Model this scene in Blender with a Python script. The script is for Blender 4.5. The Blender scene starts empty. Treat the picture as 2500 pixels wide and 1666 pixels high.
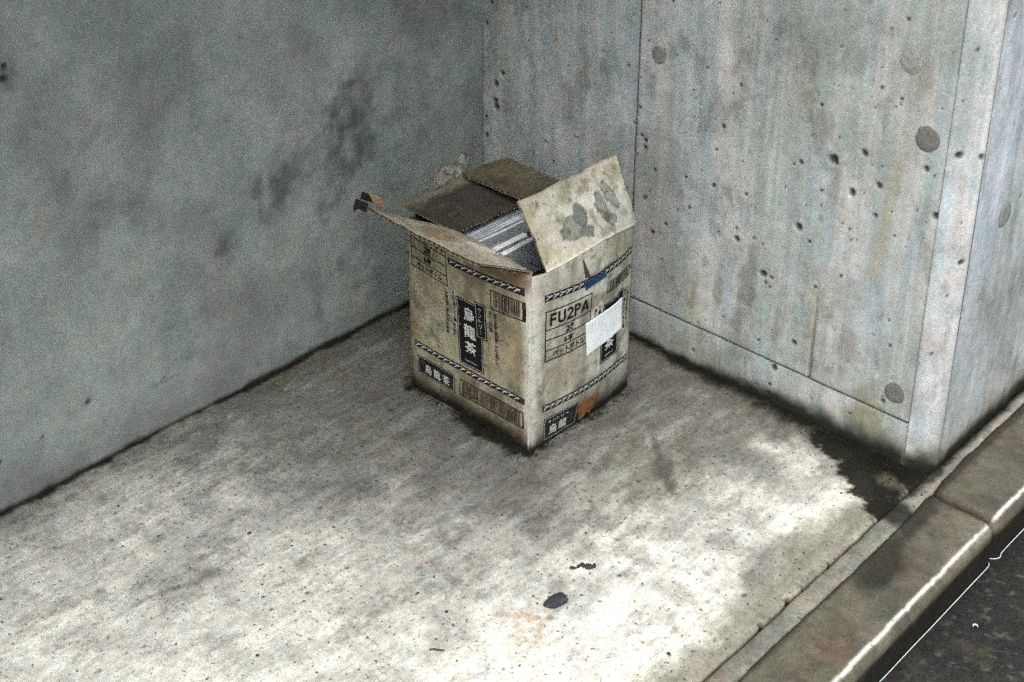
import bpy, bmesh, math, random
import numpy as np
from mathutils import Vector, Matrix

# ------------------------------------------------------------------ camera
scene = bpy.context.scene
cam_d = bpy.data.cameras.new("camera")
cam = bpy.data.objects.new("camera", cam_d)
scene.collection.objects.link(cam)
FW = Vector((-0.6187, 0.6633, -0.4211)).normalized()
RT = Vector((0.7299, 0.6835, 0.0042)).normalized()
UP = RT.cross(FW).normalized()
cam.matrix_world = Matrix(((RT.x, UP.x, -FW.x, 1.7159), (RT.y, UP.y, -FW.y, -1.7585), (RT.z, UP.z, -FW.z, 1.40), (0, 0, 0, 1)))
cam_d.sensor_fit = 'HORIZONTAL'
cam_d.sensor_width = 36.0
cam_d.lens = 51.56
cam_d.shift_y = -0.1946
cam_d.clip_start = 0.05
cam_d.clip_end = 3000
scene.camera = cam

# ------------------------------------------------------------------ sky, sun, exposure
SUN_FROM = Vector((0.36, -0.50, 0.88)).normalized()
SUN_EL = math.asin(SUN_FROM.z)
SUN_AZ = math.atan2(SUN_FROM.x, SUN_FROM.y)
world = bpy.data.worlds.new("World")
scene.world = world
world.use_nodes = True
wn = world.node_tree
wn.nodes.clear()
sky = wn.nodes.new("ShaderNodeTexSky")
sky.sky_type = 'NISHITA'
sky.sun_disc = False
sky.sun_elevation = SUN_EL
sky.sun_rotation = SUN_AZ
sky.air_density = 1.0
sky.dust_density = 4.0
hs = wn.nodes.new("ShaderNodeHueSaturation")
hs.inputs['Saturation'].default_value = 0.42
bg = wn.nodes.new("ShaderNodeBackground")
bg.inputs['Strength'].default_value = 0.13
wo = wn.nodes.new("ShaderNodeOutputWorld")
wn.links.new(sky.outputs[0], hs.inputs['Color'])
wn.links.new(hs.outputs[0], bg.inputs['Color'])
wn.links.new(bg.outputs[0], wo.inputs['Surface'])

sun_d = bpy.data.lights.new("sun", 'SUN')
sun_d.energy = 1.5
sun_d.angle = math.radians(32)
sun_d.color = (1.0, 0.985, 0.955)
sun = bpy.data.objects.new("sun", sun_d)
scene.collection.objects.link(sun)
sun.rotation_euler = SUN_FROM.to_track_quat('Z', 'Y').to_euler()
sun.location = SUN_FROM * 20

vs = scene.view_settings
vs.view_transform = 'Standard'
vs.look = 'None'
vs.gamma = 1.0
vs.use_curve_mapping = False
vs.exposure = 1.05
scene.cycles.use_denoising = False
scene.cycles.max_bounces = 8
scene.cycles.use_adaptive_sampling = True
scene.cycles.adaptive_threshold = 0.05
scene.cycles.adaptive_min_samples = 24

# ------------------------------------------------------------------ helpers
COL = scene.collection
_tabs = {}


def _tab(seed):
    if seed not in _tabs:
        _tabs[seed] = np.random.RandomState(seed).rand(256, 256)
    return _tabs[seed]


def vnoise(x, y, seed=0):
    t = _tab(seed)
    xi = np.floor(x).astype(int); yi = np.floor(y).astype(int)
    fx = x - xi; fy = y - yi
    fx = fx * fx * (3 - 2 * fx); fy = fy * fy * (3 - 2 * fy)
    a = t[xi & 255, yi & 255]; b = t[(xi + 1) & 255, yi & 255]
    c = t[xi & 255, (yi + 1) & 255]; d = t[(xi + 1) & 255, (yi + 1) & 255]
    return (a * (1 - fx) + b * fx) * (1 - fy) + (c * (1 - fx) + d * fx) * fy


def fbm(x, y, sc, octv=4, seed=0, gain=0.55):
    s = 0; a = 1.0; n = 0
    for o in range(octv):
        s = s + a * vnoise(x * sc * 2 ** o + 13.7 * o, y * sc * 2 ** o + 7.1 * o, seed + o)
        n += a; a *= gain
    return s / n


def sstep(a, b, x):
    t = np.clip((x - a) / (b - a), 0, 1)
    return t * t * (3 - 2 * t)


def blob(x, y, cx, cy, rx, ry, ang=0.0, warp=0.5, soft=0.5, seed=3, wsc=None):
    ca, sa = math.cos(ang), math.sin(ang)
    u = ((x - cx) * ca + (y - cy) * sa) / rx
    v = (-(x - cx) * sa + (y - cy) * ca) / ry
    r = np.sqrt(u * u + v * v)
    sc = wsc or 1.6 / min(rx, ry)
    r = r + warp * (fbm(x, y, sc, 3, seed) - 0.5) * 2
    return 1 - sstep(1 - soft, 1 + soft, r)


def mixc(c, col, m):
    return c * (1 - m[..., None]) + np.array(col) * m[..., None]


def finish(name, me, mat, parent=None, smooth=True):
    o = bpy.data.objects.new(name, me)
    COL.objects.link(o)
    for m in (mat if isinstance(mat, (list, tuple)) else [mat]):
        me.materials.append(m)
    if smooth:
        me.polygons.foreach_set('use_smooth', [True] * len(me.polygons))
    if parent is not None:
        o.parent = parent
    return o


def raw_mesh(name, verts, faces, col=None):
    me = bpy.data.meshes.new(name)
    me.from_pydata([tuple(v) for v in verts], [], [tuple(f) for f in faces])
    if col is not None:
        set_col(me, col)
    me.update()
    return me


def set_col(me, col):
    col = np.asarray(col, dtype=np.float32).reshape(-1, 3)
    ca = me.color_attributes.new('col', 'FLOAT_COLOR', 'POINT')
    rgba = np.ones((len(col), 4), dtype=np.float32)
    rgba[:, :3] = np.clip(col, 0.004, 1)
    ca.data.foreach_set('color', rgba.ravel())


def grid_mesh(name, P, col=None, flip=False):
    nu, nv = P.shape[:2]
    me = bpy.data.meshes.new(name)
    n = nu * nv
    me.vertices.add(n)
    me.vertices.foreach_set('co', P.reshape(-1, 3).astype(np.float32).ravel())
    i = np.arange(n).reshape(nu, nv)
    a, b, c, d = i[:-1, :-1], i[1:, :-1], i[1:, 1:], i[:-1, 1:]
    q = np.stack([a, d, c, b] if flip else [a, b, c, d], -1).reshape(-1, 4)
    nf = len(q)
    me.loops.add(nf * 4)
    me.loops.foreach_set('vertex_index', q.astype(np.int32).ravel())
    me.polygons.add(nf)
    me.polygons.foreach_set('loop_start', np.arange(0, nf * 4, 4, dtype=np.int32))
    me.update(calc_edges=True)
    if col is not None:
        set_col(me, col)
    me.validate()
    return me


def tag(o, label=None, cat=None, group=None, kind=None):
    if label: o['label'] = label
    if cat: o['category'] = cat
    if group: o['group'] = group
    if kind: o['kind'] = kind
    return o


def empty(name, loc=(0, 0, 0)):
    o = bpy.data.objects.new(name, None)
    o.location = loc
    COL.objects.link(o)
    o.empty_display_size = 0.05
    return o


def keep(o, parent):
    """parent while keeping world placement"""
    o.parent = parent
    o.matrix_parent_inverse = parent.matrix_basis.inverted()
    return o


def box_mesh(name, lo, hi, col=None, bev=0.0):
    bm = bmesh.new()
    bmesh.ops.create_cube(bm, size=1)
    for v in bm.verts:
        v.co = Vector([(lo[k] + hi[k]) / 2 + v.co[k] * (hi[k] - lo[k]) for k in range(3)])
    if bev:
        bmesh.ops.bevel(bm, geom=list(bm.edges), offset=bev, segments=2, affect='EDGES', profile=0.5)
    me = bpy.data.meshes.new(name)
    bm.to_mesh(me); bm.free()
    if col is not None:
        set_col(me, np.tile(np.array(col), (len(me.vertices), 1)))
    return me


# ------------------------------------------------------------------ materials
def attr_mat(name, rough=0.85, fine=900.0, fine_amt=0.35, mid=120.0, mid_amt=0.2, bump=0.25, bump_scale=500.0,
             bump_dist=0.0006, spec=0.3, tint=None, rough_var=0.1, speck=0.0, speck_scale=260.0, speck_col=(0.03, 0.028, 0.024),
             big=20.0, big_amt=0.0, streak=None, streak_amt=0.0):
    m = bpy.data.materials.new(name)
    m.use_nodes = True
    nt = m.node_tree
    N = nt.nodes; L = nt.links
    N.clear()
    out = N.new('ShaderNodeOutputMaterial')
    b = N.new('ShaderNodeBsdfPrincipled')
    L.new(b.outputs[0], out.inputs[0])
    at = N.new('ShaderNodeAttribute'); at.attribute_name = 'col'
    tc = N.new('ShaderNodeTexCoord')
    n1 = N.new('ShaderNodeTexNoise'); n1.inputs['Scale'].default_value = fine; n1.inputs['Detail'].default_value = 2
    n2 = N.new('ShaderNodeTexNoise'); n2.inputs['Scale'].default_value = mid; n2.inputs['Detail'].default_value = 5; n2.inputs['Roughness'].default_value = 0.65
    for n in (n1, n2): L.new(tc.outputs['Object'], n.inputs['Vector'])
    r1 = N.new('ShaderNodeMapRange'); r1.inputs[1].default_value = 0.25; r1.inputs[2].default_value = 0.75
    r1.inputs[3].default_value = 1 - fine_amt; r1.inputs[4].default_value = 1 + fine_amt
    r2 = N.new('ShaderNodeMapRange'); r2.inputs[1].default_value = 0.25; r2.inputs[2].default_value = 0.75
    r2.inputs[3].default_value = 1 - mid_amt; r2.inputs[4].default_value = 1 + mid_amt
    L.new(n1.outputs[0], r1.inputs[0]); L.new(n2.outputs[0], r2.inputs[0])
    mm = N.new('ShaderNodeMath'); mm.operation = 'MULTIPLY'
    L.new(r1.outputs[0], mm.inputs[0]); L.new(r2.outputs[0], mm.inputs[1])
    vm = N.new('ShaderNodeVectorMath'); vm.operation = 'SCALE'
    L.new(at.outputs['Color'], vm.inputs[0]); L.new(mm.outputs[0], vm.inputs['Scale'])
    colout = vm.outputs[0]
    if big_amt > 0:
        n4 = N.new('ShaderNodeTexNoise'); n4.inputs['Scale'].default_value = big; n4.inputs['Detail'].default_value = 12; n4.inputs['Roughness'].default_value = 0.74
        L.new(tc.outputs['Object'], n4.inputs['Vector'])
        r4 = N.new('ShaderNodeMapRange'); r4.inputs[1].default_value = 0.30; r4.inputs[2].default_value = 0.70
        r4.inputs[3].default_value = 1 - big_amt; r4.inputs[4].default_value = 1 + big_amt * 0.8
        L.new(n4.outputs[0], r4.inputs[0])
        v4 = N.new('ShaderNodeVectorMath'); v4.operation = 'SCALE'
        L.new(colout, v4.inputs[0]); L.new(r4.outputs[0], v4.inputs['Scale'])
        colout = v4.outputs[0]
    if streak:
        mp = N.new('ShaderNodeMapping'); mp.inputs['Rotation'].default_value = streak[0]; mp.inputs['Scale'].default_value = streak[1]
        L.new(tc.outputs['Object'], mp.inputs['Vector'])
        n5 = N.new('ShaderNodeTexNoise'); n5.inputs['Scale'].default_value = streak[2]; n5.inputs['Detail'].default_value = 9; n5.inputs['Roughness'].default_value = 0.68
        L.new(mp.outputs[0], n5.inputs['Vector'])
        r5 = N.new('ShaderNodeMapRange'); r5.inputs[1].default_value = 0.36; r5.inputs[2].default_value = 0.64
        r5.inputs[3].default_value = 1 - streak_amt; r5.inputs[4].default_value = 1 + streak_amt * 0.7
        L.new(n5.outputs[0], r5.inputs[0])
        v5 = N.new('ShaderNodeVectorMath'); v5.operation = 'SCALE'
        L.new(colout, v5.inputs[0]); L.new(r5.outputs[0], v5.inputs['Scale'])
        colout = v5.outputs[0]
    # slight coloured mottling (minerals, algae, damp)
    n3 = N.new('ShaderNodeTexNoise'); n3.inputs['Scale'].default_value = mid * 0.35; n3.inputs['Detail'].default_value = 4
    L.new(tc.outputs['Object'], n3.inputs['Vector'])
    hsv = N.new('ShaderNodeMix'); hsv.data_type = 'RGBA'; hsv.blend_type = 'MULTIPLY'
    cr = N.new('ShaderNodeValToRGB')
    t = tint or ((0.93, 1.0, 0.99), (1.04, 0.99, 0.96))
    cr.color_ramp.elements[0].position = 0.35; cr.color_ramp.elements[0].color = (*t[0], 1)
    cr.color_ramp.elements[1].position = 0.65; cr.color_ramp.elements[1].color = (*t[1], 1)
    L.new(n3.outputs[0], cr.inputs[0])
    hsv.inputs[0].default_value = 1.0
    L.new(colout, hsv.inputs[6]); L.new(cr.outputs[0], hsv.inputs[7])
    colout = hsv.outputs[2]
    if speck > 0:
        ns = N.new('ShaderNodeTexNoise'); ns.inputs['Scale'].default_value = speck_scale; ns.inputs['Detail'].default_value = 3
        L.new(tc.outputs['Object'], ns.inputs['Vector'])
        rs = N.new('ShaderNodeMapRange'); rs.inputs[1].default_value = 0.62; rs.inputs[2].default_value = 0.70
        rs.inputs[3].default_value = 0; rs.inputs[4].default_value = speck
        L.new(ns.outputs[0], rs.inputs[0])
        ms = N.new('ShaderNodeMix'); ms.data_type = 'RGBA'
        L.new(rs.outputs[0], ms.inputs[0]); L.new(colout, ms.inputs[6]); ms.inputs[7].default_value = (*speck_col, 1)
        colout = ms.outputs[2]
    L.new(colout, b.inputs['Base Color'])
    rr = N.new('ShaderNodeMapRange'); rr.inputs[1].default_value = 0.3; rr.inputs[2].default_value = 0.7
    rr.inputs[3].default_value = rough - rough_var; rr.inputs[4].default_value = min(1, rough + rough_var)
    L.new(n2.outputs[0], rr.inputs[0]); L.new(rr.outputs[0], b.inputs['Roughness'])
    b.inputs['Specular IOR Level'].default_value = spec
    nb = N.new('ShaderNodeTexNoise'); nb.inputs['Scale'].default_value = bump_scale; nb.inputs['Detail'].default_value = 4
    L.new(tc.outputs['Object'], nb.inputs['Vector'])
    bp = N.new('ShaderNodeBump'); bp.inputs['Strength'].default_value = bump; bp.inputs['Distance'].default_value = bump_dist
    L.new(nb.outputs[0], bp.inputs['Height']); L.new(bp.outputs[0], b.inputs['Normal'])
    return m


def plain_mat(name, col, rough=0.8, wear_or_glint=None, wear_lo=0.55, wear_hi=0.7, scale=60.0, spec=0.3, var=0.15, wear_amt=1.0):
    m = bpy.data.materials.new(name)
    m.use_nodes = True
    nt = m.node_tree; N = nt.nodes; L = nt.links
    b = N['Principled BSDF']
    b.inputs['Roughness'].default_value = rough
    b.inputs['Specular IOR Level'].default_value = spec
    tc = N.new('ShaderNodeTexCoord')
    n = N.new('ShaderNodeTexNoise'); n.inputs['Scale'].default_value = scale; n.inputs['Detail'].default_value = 6; n.inputs['Roughness'].default_value = 0.7
    L.new(tc.outputs['Object'], n.inputs['Vector'])
    n2 = N.new('ShaderNodeTexNoise'); n2.inputs['Scale'].default_value = scale * 6; n2.inputs['Detail'].default_value = 3
    L.new(tc.outputs['Object'], n2.inputs['Vector'])
    r = N.new('ShaderNodeMapRange'); r.inputs[1].default_value = 0.3; r.inputs[2].default_value = 0.7
    r.inputs[3].default_value = 1 - var; r.inputs[4].default_value = 1 + var
    L.new(n2.outputs[0], r.inputs[0])
    v = N.new('ShaderNodeVectorMath'); v.operation = 'SCALE'
    v.inputs[0].default_value = col
    L.new(r.outputs[0], v.inputs['Scale'])
    out = v.outputs[0]
    if wear_or_glint:
        w = N.new('ShaderNodeMapRange'); w.inputs[1].default_value = wear_lo; w.inputs[2].default_value = wear_hi
        w.inputs[4].default_value = wear_amt
        L.new(n.outputs[0], w.inputs[0])
        mx = N.new('ShaderNodeMix'); mx.data_type = 'RGBA'
        L.new(w.outputs[0], mx.inputs[0]); L.new(out, mx.inputs[6]); mx.inputs[7].default_value = (*wear_or_glint, 1)
        out = mx.outputs[2]
    L.new(out, b.inputs['Base Color'])
    return m


M_WALL = attr_mat('concrete_wall', rough=0.85, fine=420, fine_amt=0.24, mid=70, mid_amt=0.14, bump=0.45, bump_scale=260, spec=0.10,
                  tint=((0.94, 1.0, 0.985), (1.03, 0.99, 0.975)), big=13, big_amt=0.24, streak=((0, 0, 0), (1, 1, 0.07), 45), streak_amt=0.12,
                  speck=0.16, speck_scale=90)
M_WALL_SMOOTH = attr_mat('trowelled_concrete_wall', rough=0.88, fine=420, fine_amt=0.22, mid=60, mid_amt=0.12, bump=0.35, bump_scale=260, spec=0.08,
                         tint=((0.92, 1.0, 0.97), (1.03, 0.99, 0.985)), big=8, big_amt=0.26)
M_FLOOR = attr_mat('concrete_floor', rough=0.92, fine=430, fine_amt=0.26, mid=120, mid_amt=0.22, bump=0.6, bump_scale=300, spec=0.06,
                   tint=((0.96, 1.0, 0.985), (1.03, 0.995, 0.95)), speck=0.85, speck_scale=150, big=22, big_amt=0.28,
                   streak=((0, 0, math.radians(-12)), (1, 0.22, 1), 70), streak_amt=0.22)
M_KERB = attr_mat('kerb_concrete', rough=0.7, fine=380, fine_amt=0.25, mid=60, mid_amt=0.22, bump=0.5, bump_scale=260, spec=0.15,
                  tint=((0.95, 1.0, 0.94), (1.07, 0.98, 0.93)), speck=0.6, speck_scale=150, big=20, big_amt=0.3)
M_ROAD = attr_mat('asphalt', rough=0.8, fine=300, fine_amt=0.45, mid=90, mid_amt=0.3, bump=0.9, bump_scale=220, bump_dist=0.002, spec=0.12)
M_CARD = attr_mat('cardboard', rough=0.93, fine=500, fine_amt=0.12, mid=45, mid_amt=0.16, bump=0.3, bump_scale=240, spec=0.12,
                  tint=((0.96, 1.0, 0.95), (1.03, 1.0, 0.93)), big=22, big_amt=0.22, streak=((0, 0, 0), (1, 1, 0.10), 90), streak_amt=0.14, speck=0.5, speck_scale=110)
M_INK = plain_mat('black_ink', (0.011, 0.011, 0.012), 0.9, wear_or_glint=(0.17, 0.15, 0.12), wear_lo=0.60, wear_hi=0.80, scale=70, spec=0.04, wear_amt=0.5)
M_INKW = plain_mat('worn_black_ink', (0.015, 0.015, 0.014), 0.9, wear_or_glint=(0.12, 0.105, 0.085), wear_lo=0.50, wear_hi=0.75, scale=90, spec=0.04, wear_amt=0.6)
M_PALE = plain_mat('bare_card_in_print', (0.46, 0.48, 0.45), 0.9, wear_or_glint=(0.12, 0.11, 0.1), wear_lo=0.5, wear_hi=0.75, scale=90, spec=0.1, wear_amt=0.6)
M_STICK = plain_mat('white_paper', (0.66, 0.70, 0.72), 0.6, wear_or_glint=(0.5, 0.53, 0.54), scale=40, var=0.04)
M_BLUE = plain_mat('blue_tape', (0.012, 0.045, 0.13), 0.45, wear_or_glint=(0.01, 0.012, 0.02), wear_lo=0.48, wear_hi=0.62, scale=60)
M_TAPE = plain_mat('black_tape', (0.012, 0.012, 0.012), 0.5, wear_or_glint=(0.05, 0.04, 0.03), scale=90)
M_RUST = plain_mat('rust_brown', (0.19, 0.075, 0.028), 0.85, wear_or_glint=(0.07, 0.035, 0.02), wear_lo=0.45, wear_hi=0.65, scale=80)
M_PAGE = plain_mat('paper_pages', (0.70, 0.73, 0.76), 0.85, wear_or_glint=(0.38, 0.40, 0.42), wear_lo=0.5, wear_hi=0.75, scale=22, var=0.06, wear_amt=0.6)
M_COVER = plain_mat('magazine_cover', (0.035, 0.037, 0.042), 0.5, wear_or_glint=(0.12, 0.13, 0.14), scale=50, wear_amt=0.6)
M_COVERB = plain_mat('pale_magazine_cover', (0.30, 0.33, 0.35), 0.5, wear_or_glint=(0.1, 0.1, 0.11), scale=50)
M_COVERC = plain_mat('grey_magazine_cover', (0.13, 0.14, 0.155), 0.6, wear_or_glint=(0.3, 0.31, 0.33), scale=60, wear_amt=0.6)
M_GUM = plain_mat('dark_grit', (0.028, 0.031, 0.033), 0.85, wear_or_glint=(0.09, 0.095, 0.10), scale=120, var=0.3)
M_TWIG = plain_mat('twig', (0.06, 0.05, 0.04), 0.85, scale=100)
M_WHITE = plain_mat('white_bead', (0.45, 0.56, 0.54), 0.45, scale=80, var=0.1)
M_PLUG = attr_mat('mortar_plug', rough=0.92, fine=420, fine_amt=0.25, mid=80, mid_amt=0.15, bump=0.6, bump_scale=300)
M_INSIDE = plain_mat('damp_cardboard_inside', (0.055, 0.045, 0.036), 0.95, scale=40, spec=0.1)

# ------------------------------------------------------------------ dimensions (metres)
WX = 0.902      # end of the recess's end wall, chamfer starts
RX = 0.940      # street line: return wall face, slab edge
CHY = 0.041     # chamfer ends
ZTOP = 1.04     # top of the finely modelled wall faces
SHADE_Z = 1.85     # soffit height
ROADZ = -0.066

# ------------------------------------------------------------------ pavement slab (floor of the recess)
def floor_colour(x, y):
    n_big = fbm(x, y, 4.0, 4, 11)
    n_mid = fbm(x, y, 14.0, 4, 21)
    n_fine = fbm(x, y, 70.0, 3, 31)
    # trowel streaks running from the street side towards the corner
    ang = math.radians(97)
    u = x * math.cos(ang) + y * math.sin(ang); v = -x * math.sin(ang) + y * math.cos(ang)
    st = fbm(u * 0.16, v, 70.0, 3, 41)
    st2 = fbm(u * 0.3 + v * 0.1, v, 26.0, 3, 47)
    c = np.ones(x.shape + (3,)) * np.array((0.72, 0.71, 0.645))
    rough_n = fbm(x, y, 18.0, 6, 51, 0.78)
    c = mixc(c, (0.44, 0.44, 0.41), sstep(0.42, 0.62, n_mid) * 0.40)
    c = mixc(c, (0.42, 0.42, 0.395), sstep(0.50, 0.68, st) * 0.30)
    c = mixc(c, (0.46, 0.46, 0.435), sstep(0.48, 0.70, st2) * 0.35)
    c = mixc(c, (0.30, 0.295, 0.265), sstep(0.54, 0.68, rough_n) * 0.40)
    # grime mixed with painted daylight falloff: pale at the open side, dark by the box
    nb = np.exp(-(np.hypot(np.maximum(np.maximum(0.10 - x, x - 0.50), 0), np.maximum(np.maximum(-0.42 - y, y + 0.1), 0)) / 0.16) ** 2)
    clean_lit = -0.14 * nb + (x - 0.464) * 0.55 - (y + 0.42) * 0.80 + 0.36 * sstep(0.60, 0.82, x) * (1 - 0.6 * sstep(-0.12, -0.02, y))
    g = 1 - sstep(-0.16, 0.46, clean_lit + (n_big - 0.5) * 0.40 + (n_mid - .5) * .30 + (rough_n - .5) * .75 + (st - .5) * .2)
    c = mixc(c, (0.075, 0.073, 0.066), g * 0.86)
    c = mixc(c, (0.17, 0.165, 0.115), sstep(0.5, 0.7, fbm(x + 5, y, 6.0, 4, 63)) * g * 0.4)
    c = mixc(c, (0.22, 0.225, 0.22), sstep(0.50, 0.66, fbm(x + 3, y + 1, 7.0, 6, 61, 0.72)) * 0.45)
    c = mixc(c, (0.33, 0.335, 0.32), sstep(0.56, 0.70, fbm(u * 0.25, v, 34.0, 5, 65, 0.7)) * g * 0.40)
    # rough dark scuffs
    c = mixc(c, (0.11, 0.107, 0.10), sstep(0.58, 0.74, fbm(x, y * 0.7, 24.0, 6, 71, 0.8)) * 0.40)
    # dirt thrown up along the street edge
    e = (RX - x) + (n_mid - 0.5) * 0.05 + (n_big - 0.5) * 0.05
    c = mixc(c, (0.165, 0.158, 0.12), (1 - sstep(0.035, 0.078, e + (n_fine - .5) * .02)) * 0.85)
    c = mixc(c, (0.50, 0.38, 0.27), np.exp(-((e - 0.082) / 0.02) ** 2) * 0.22 * sstep(.45, .7, n_mid))
    # streaked dark stain in front of the end wall
    for cx, cy, rx, ry, a in ((0.600, -0.228, 0.034, 0.007, -0.75), (0.640, -0.262, 0.034, 0.016, -0.65), (0.668, -0.284, 0.022, 0.010, -0.65)):
        c = mixc(c, (0.085, 0.083, 0.076), blob(x, y, cx, cy, rx, ry, a, 0.5, 0.4, 97, 50) * 0.8)
    for cx, cy, rx, ry, k in ((0.662, -0.164, 0.05, 0.04, .35), (0.726, -0.178, 0.06, 0.045, .5), (0.79, -0.15, 0.05, 0.06, .4), (0.872, -0.350, 0.020, 0.042, .75),
                              (0.882, -0.385, 0.014, 0.03, .7), (0.820, -0.342, 0.035, 0.02, .4), (0.761, -0.350, 0.05, 0.02, .3), (0.812, -0.465, 0.03, 0.02, .4),
                              (0.30, -0.52, 0.12, 0.07, .4), (0.42, -0.47, 0.10, 0.05, .4), (0.23, -0.66, 0.12, 0.06, .3)):
        c = mixc(c, (0.13, 0.13, 0.122), blob(x, y, cx, cy, rx, ry, 0.4, 0.7, 0.6, 101, 30) * k)
    # long scrape
    px = [0.298, 0.308, 0.326, 0.328]; pyy = [-1.026, -0.952, -0.908, -0.861]
    xc = np.interp(y, pyy, px)
    m = np.exp(-((x - xc) / (0.004 + 0.010 * sstep(-0.95, -0.87, y))) ** 2) * sstep(-1.03, -0.93, y) * (1 - sstep(-0.875, -0.85, y))
    c = mixc(c, (0.15, 0.145, 0.12), m * (0.5 + 0.7 * n_fine) * 0.85)
    # rust marks where something metal stood
    for cx, cy, rx, ry, a in ((0.696, -0.644, 0.036, 0.006, 0.65), (0.708, -0.664, 0.028, 0.006, -0.75), (0.735, -0.650, 0.030, 0.005, -0.85), (0.712, -0.636, 0.018, 0.012, 0)):
        c = mixc(c, (0.36, 0.20, 0.105), blob(x, y, cx, cy, rx, ry, a, 0.7, 0.7, 107, 90) * 0.36)
    c = mixc(c, (0.27, 0.26, 0.245), blob(x, y, 0.700, -0.568, 0.018, 0.013, 0.2, 0.4, 0.5, 109, 60) * 0.6)
    # damp dirt round the box, with soft contact shade painted in
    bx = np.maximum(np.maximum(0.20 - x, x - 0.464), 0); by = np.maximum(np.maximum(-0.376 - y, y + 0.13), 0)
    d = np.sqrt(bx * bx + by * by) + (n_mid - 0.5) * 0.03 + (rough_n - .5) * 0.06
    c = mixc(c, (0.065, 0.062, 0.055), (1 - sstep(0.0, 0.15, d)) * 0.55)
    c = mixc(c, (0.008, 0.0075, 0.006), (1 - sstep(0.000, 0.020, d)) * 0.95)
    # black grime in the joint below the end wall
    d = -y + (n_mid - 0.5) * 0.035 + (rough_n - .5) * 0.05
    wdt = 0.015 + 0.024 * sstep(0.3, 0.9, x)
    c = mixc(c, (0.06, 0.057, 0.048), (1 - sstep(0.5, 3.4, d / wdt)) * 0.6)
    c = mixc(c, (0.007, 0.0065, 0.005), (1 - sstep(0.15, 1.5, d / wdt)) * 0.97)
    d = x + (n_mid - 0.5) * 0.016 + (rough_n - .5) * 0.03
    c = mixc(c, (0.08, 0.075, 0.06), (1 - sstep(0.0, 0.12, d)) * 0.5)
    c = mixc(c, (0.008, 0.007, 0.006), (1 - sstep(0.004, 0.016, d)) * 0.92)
    # mould patch at the pier foot
    mo = np.zeros_like(x) - 9.0
    for cx, cy, rx, ry in ((0.836, -0.027, 0.042, 0.04), (0.880, -0.020, 0.05, 0.045), (0.915, -0.011, 0.035, 0.045), (0.850, -0.066, 0.030, 0.034),
                           (0.905, -0.072, 0.034, 0.038), (0.935, -0.100, 0.026, 0.030), (0.925, 0.0, 0.03, 0.04), (0.80, -0.018, 0.04, 0.03)):
        mo = np.maximum(mo, 1 - np.hypot((x - cx) / (rx * 1.25), (y - cy) / (ry * 1.25)))
    mo = mo + (rough_n - 0.5) * 2.3 + (n_mid - .5) * .6 - 0.05
    c = mixc(c, (0.03, 0.028, 0.022), sstep(-0.25, 0.15, mo) * 0.55)
    c = mixc(c, (0.007, 0.0065, 0.005), sstep(-0.02, 0.22, mo) * 0.93)
    c = mixc(c, (0.11, 0.10, 0.07), blob(x, y, 0.905, -0.052, 0.018, 0.012, 0, 0.9, 0.6, 89, 60) * 0.55)
    # small pits and specks
    rs = np.random.RandomState(5)
    for k in range(110):
        cx, cy = rs.uniform(0.05, 0.93), rs.uniform(-1.25, -0.2)
        r = rs.choice([0.0022, 0.003, 0.0042], p=[.6, .3, .1])
        msk = (np.abs(x - cx) < 0.012) & (np.abs(y - cy) < 0.012)
        if not msk.any(): continue
        dd = np.hypot(x[msk] - cx, (y[msk] - cy) * rs.uniform(.6, 1.3))
        mk = (1 - sstep(r * 0.5, r * 1.5, dd)) * rs.uniform(.4, .9)
        c[msk] = c[msk] * (1 - mk[:, None]) + np.array((0.05, 0.047, 0.04)) * mk[:, None]
    return c


def jag(y, amp, seed, sc=30.0):
    y = np.asarray(y, float)
    return (fbm(y, y * 0 + 3.3, sc, 4, seed) - 0.5) * 2 * amp


def build_floor():
    nx, ny = 372, 530
    ys = np.linspace(-1.34, 0.0, ny)
    us = np.linspace(0, 1, nx)
    U, Y = np.meshgrid(us, ys, indexing='ij')
    edge = RX - 0.0015 + jag(Y, 0.0028, 201, 22) - 0.006 * (vnoise(Y * 60, Y * 0, 207) > 0.86)
    X = U * edge
    Z = (fbm(X, Y, 9, 3, 203) - 0.5) * 0.0035 + (fbm(X, Y, 60, 2, 205) - 0.5) * 0.0008
    # broken arris at the slab edge
    dd = edge - X
    Z -= 0.003 * np.exp(-dd / 0.004)
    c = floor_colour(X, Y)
    P = np.stack([X, Y, Z], -1)
    # drop side of the joint
    for dz in (0.012, 0.05):
        row = P[-1:].copy(); row[..., 2] -= dz
        P = np.concatenate([P, row], 0)
        c = np.concatenate([c, np.ones_like(c[-1:]) * np.array((0.03, 0.028, 0.022))], 0)
    o = finish('pavement', grid_mesh('pavement', P, c), M_FLOOR)
    tag(o, 'stained pale concrete floor of the recess', None, None, 'structure')
    # slab continuing along the street, out of the picture
    nx2, ny2 = 60, 160
    Xs, Ys = np.meshgrid(np.linspace(0, RX - 0.002, nx2), np.linspace(-4.0, -1.34, ny2), indexing='ij')
    o2 = finish('slab_continuation', grid_mesh('slab_continuation', np.stack([Xs, Ys, Xs * 0], -1), floor_colour(Xs, Ys)), M_FLOOR, o)
    return o


floor = build_floor()

# bed under the joints, strip of mortar, kerb stones, road
bed = finish('joint_bed', raw_mesh('joint_bed', [(0.90, -4, -0.022), (1.0, -4, -0.022), (1.0, 3, -0.022), (0.90, 3, -0.022)], [(0, 1, 2, 3)],
             [(0.02, 0.018, 0.015)] * 4), M_KERB, floor)


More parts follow.
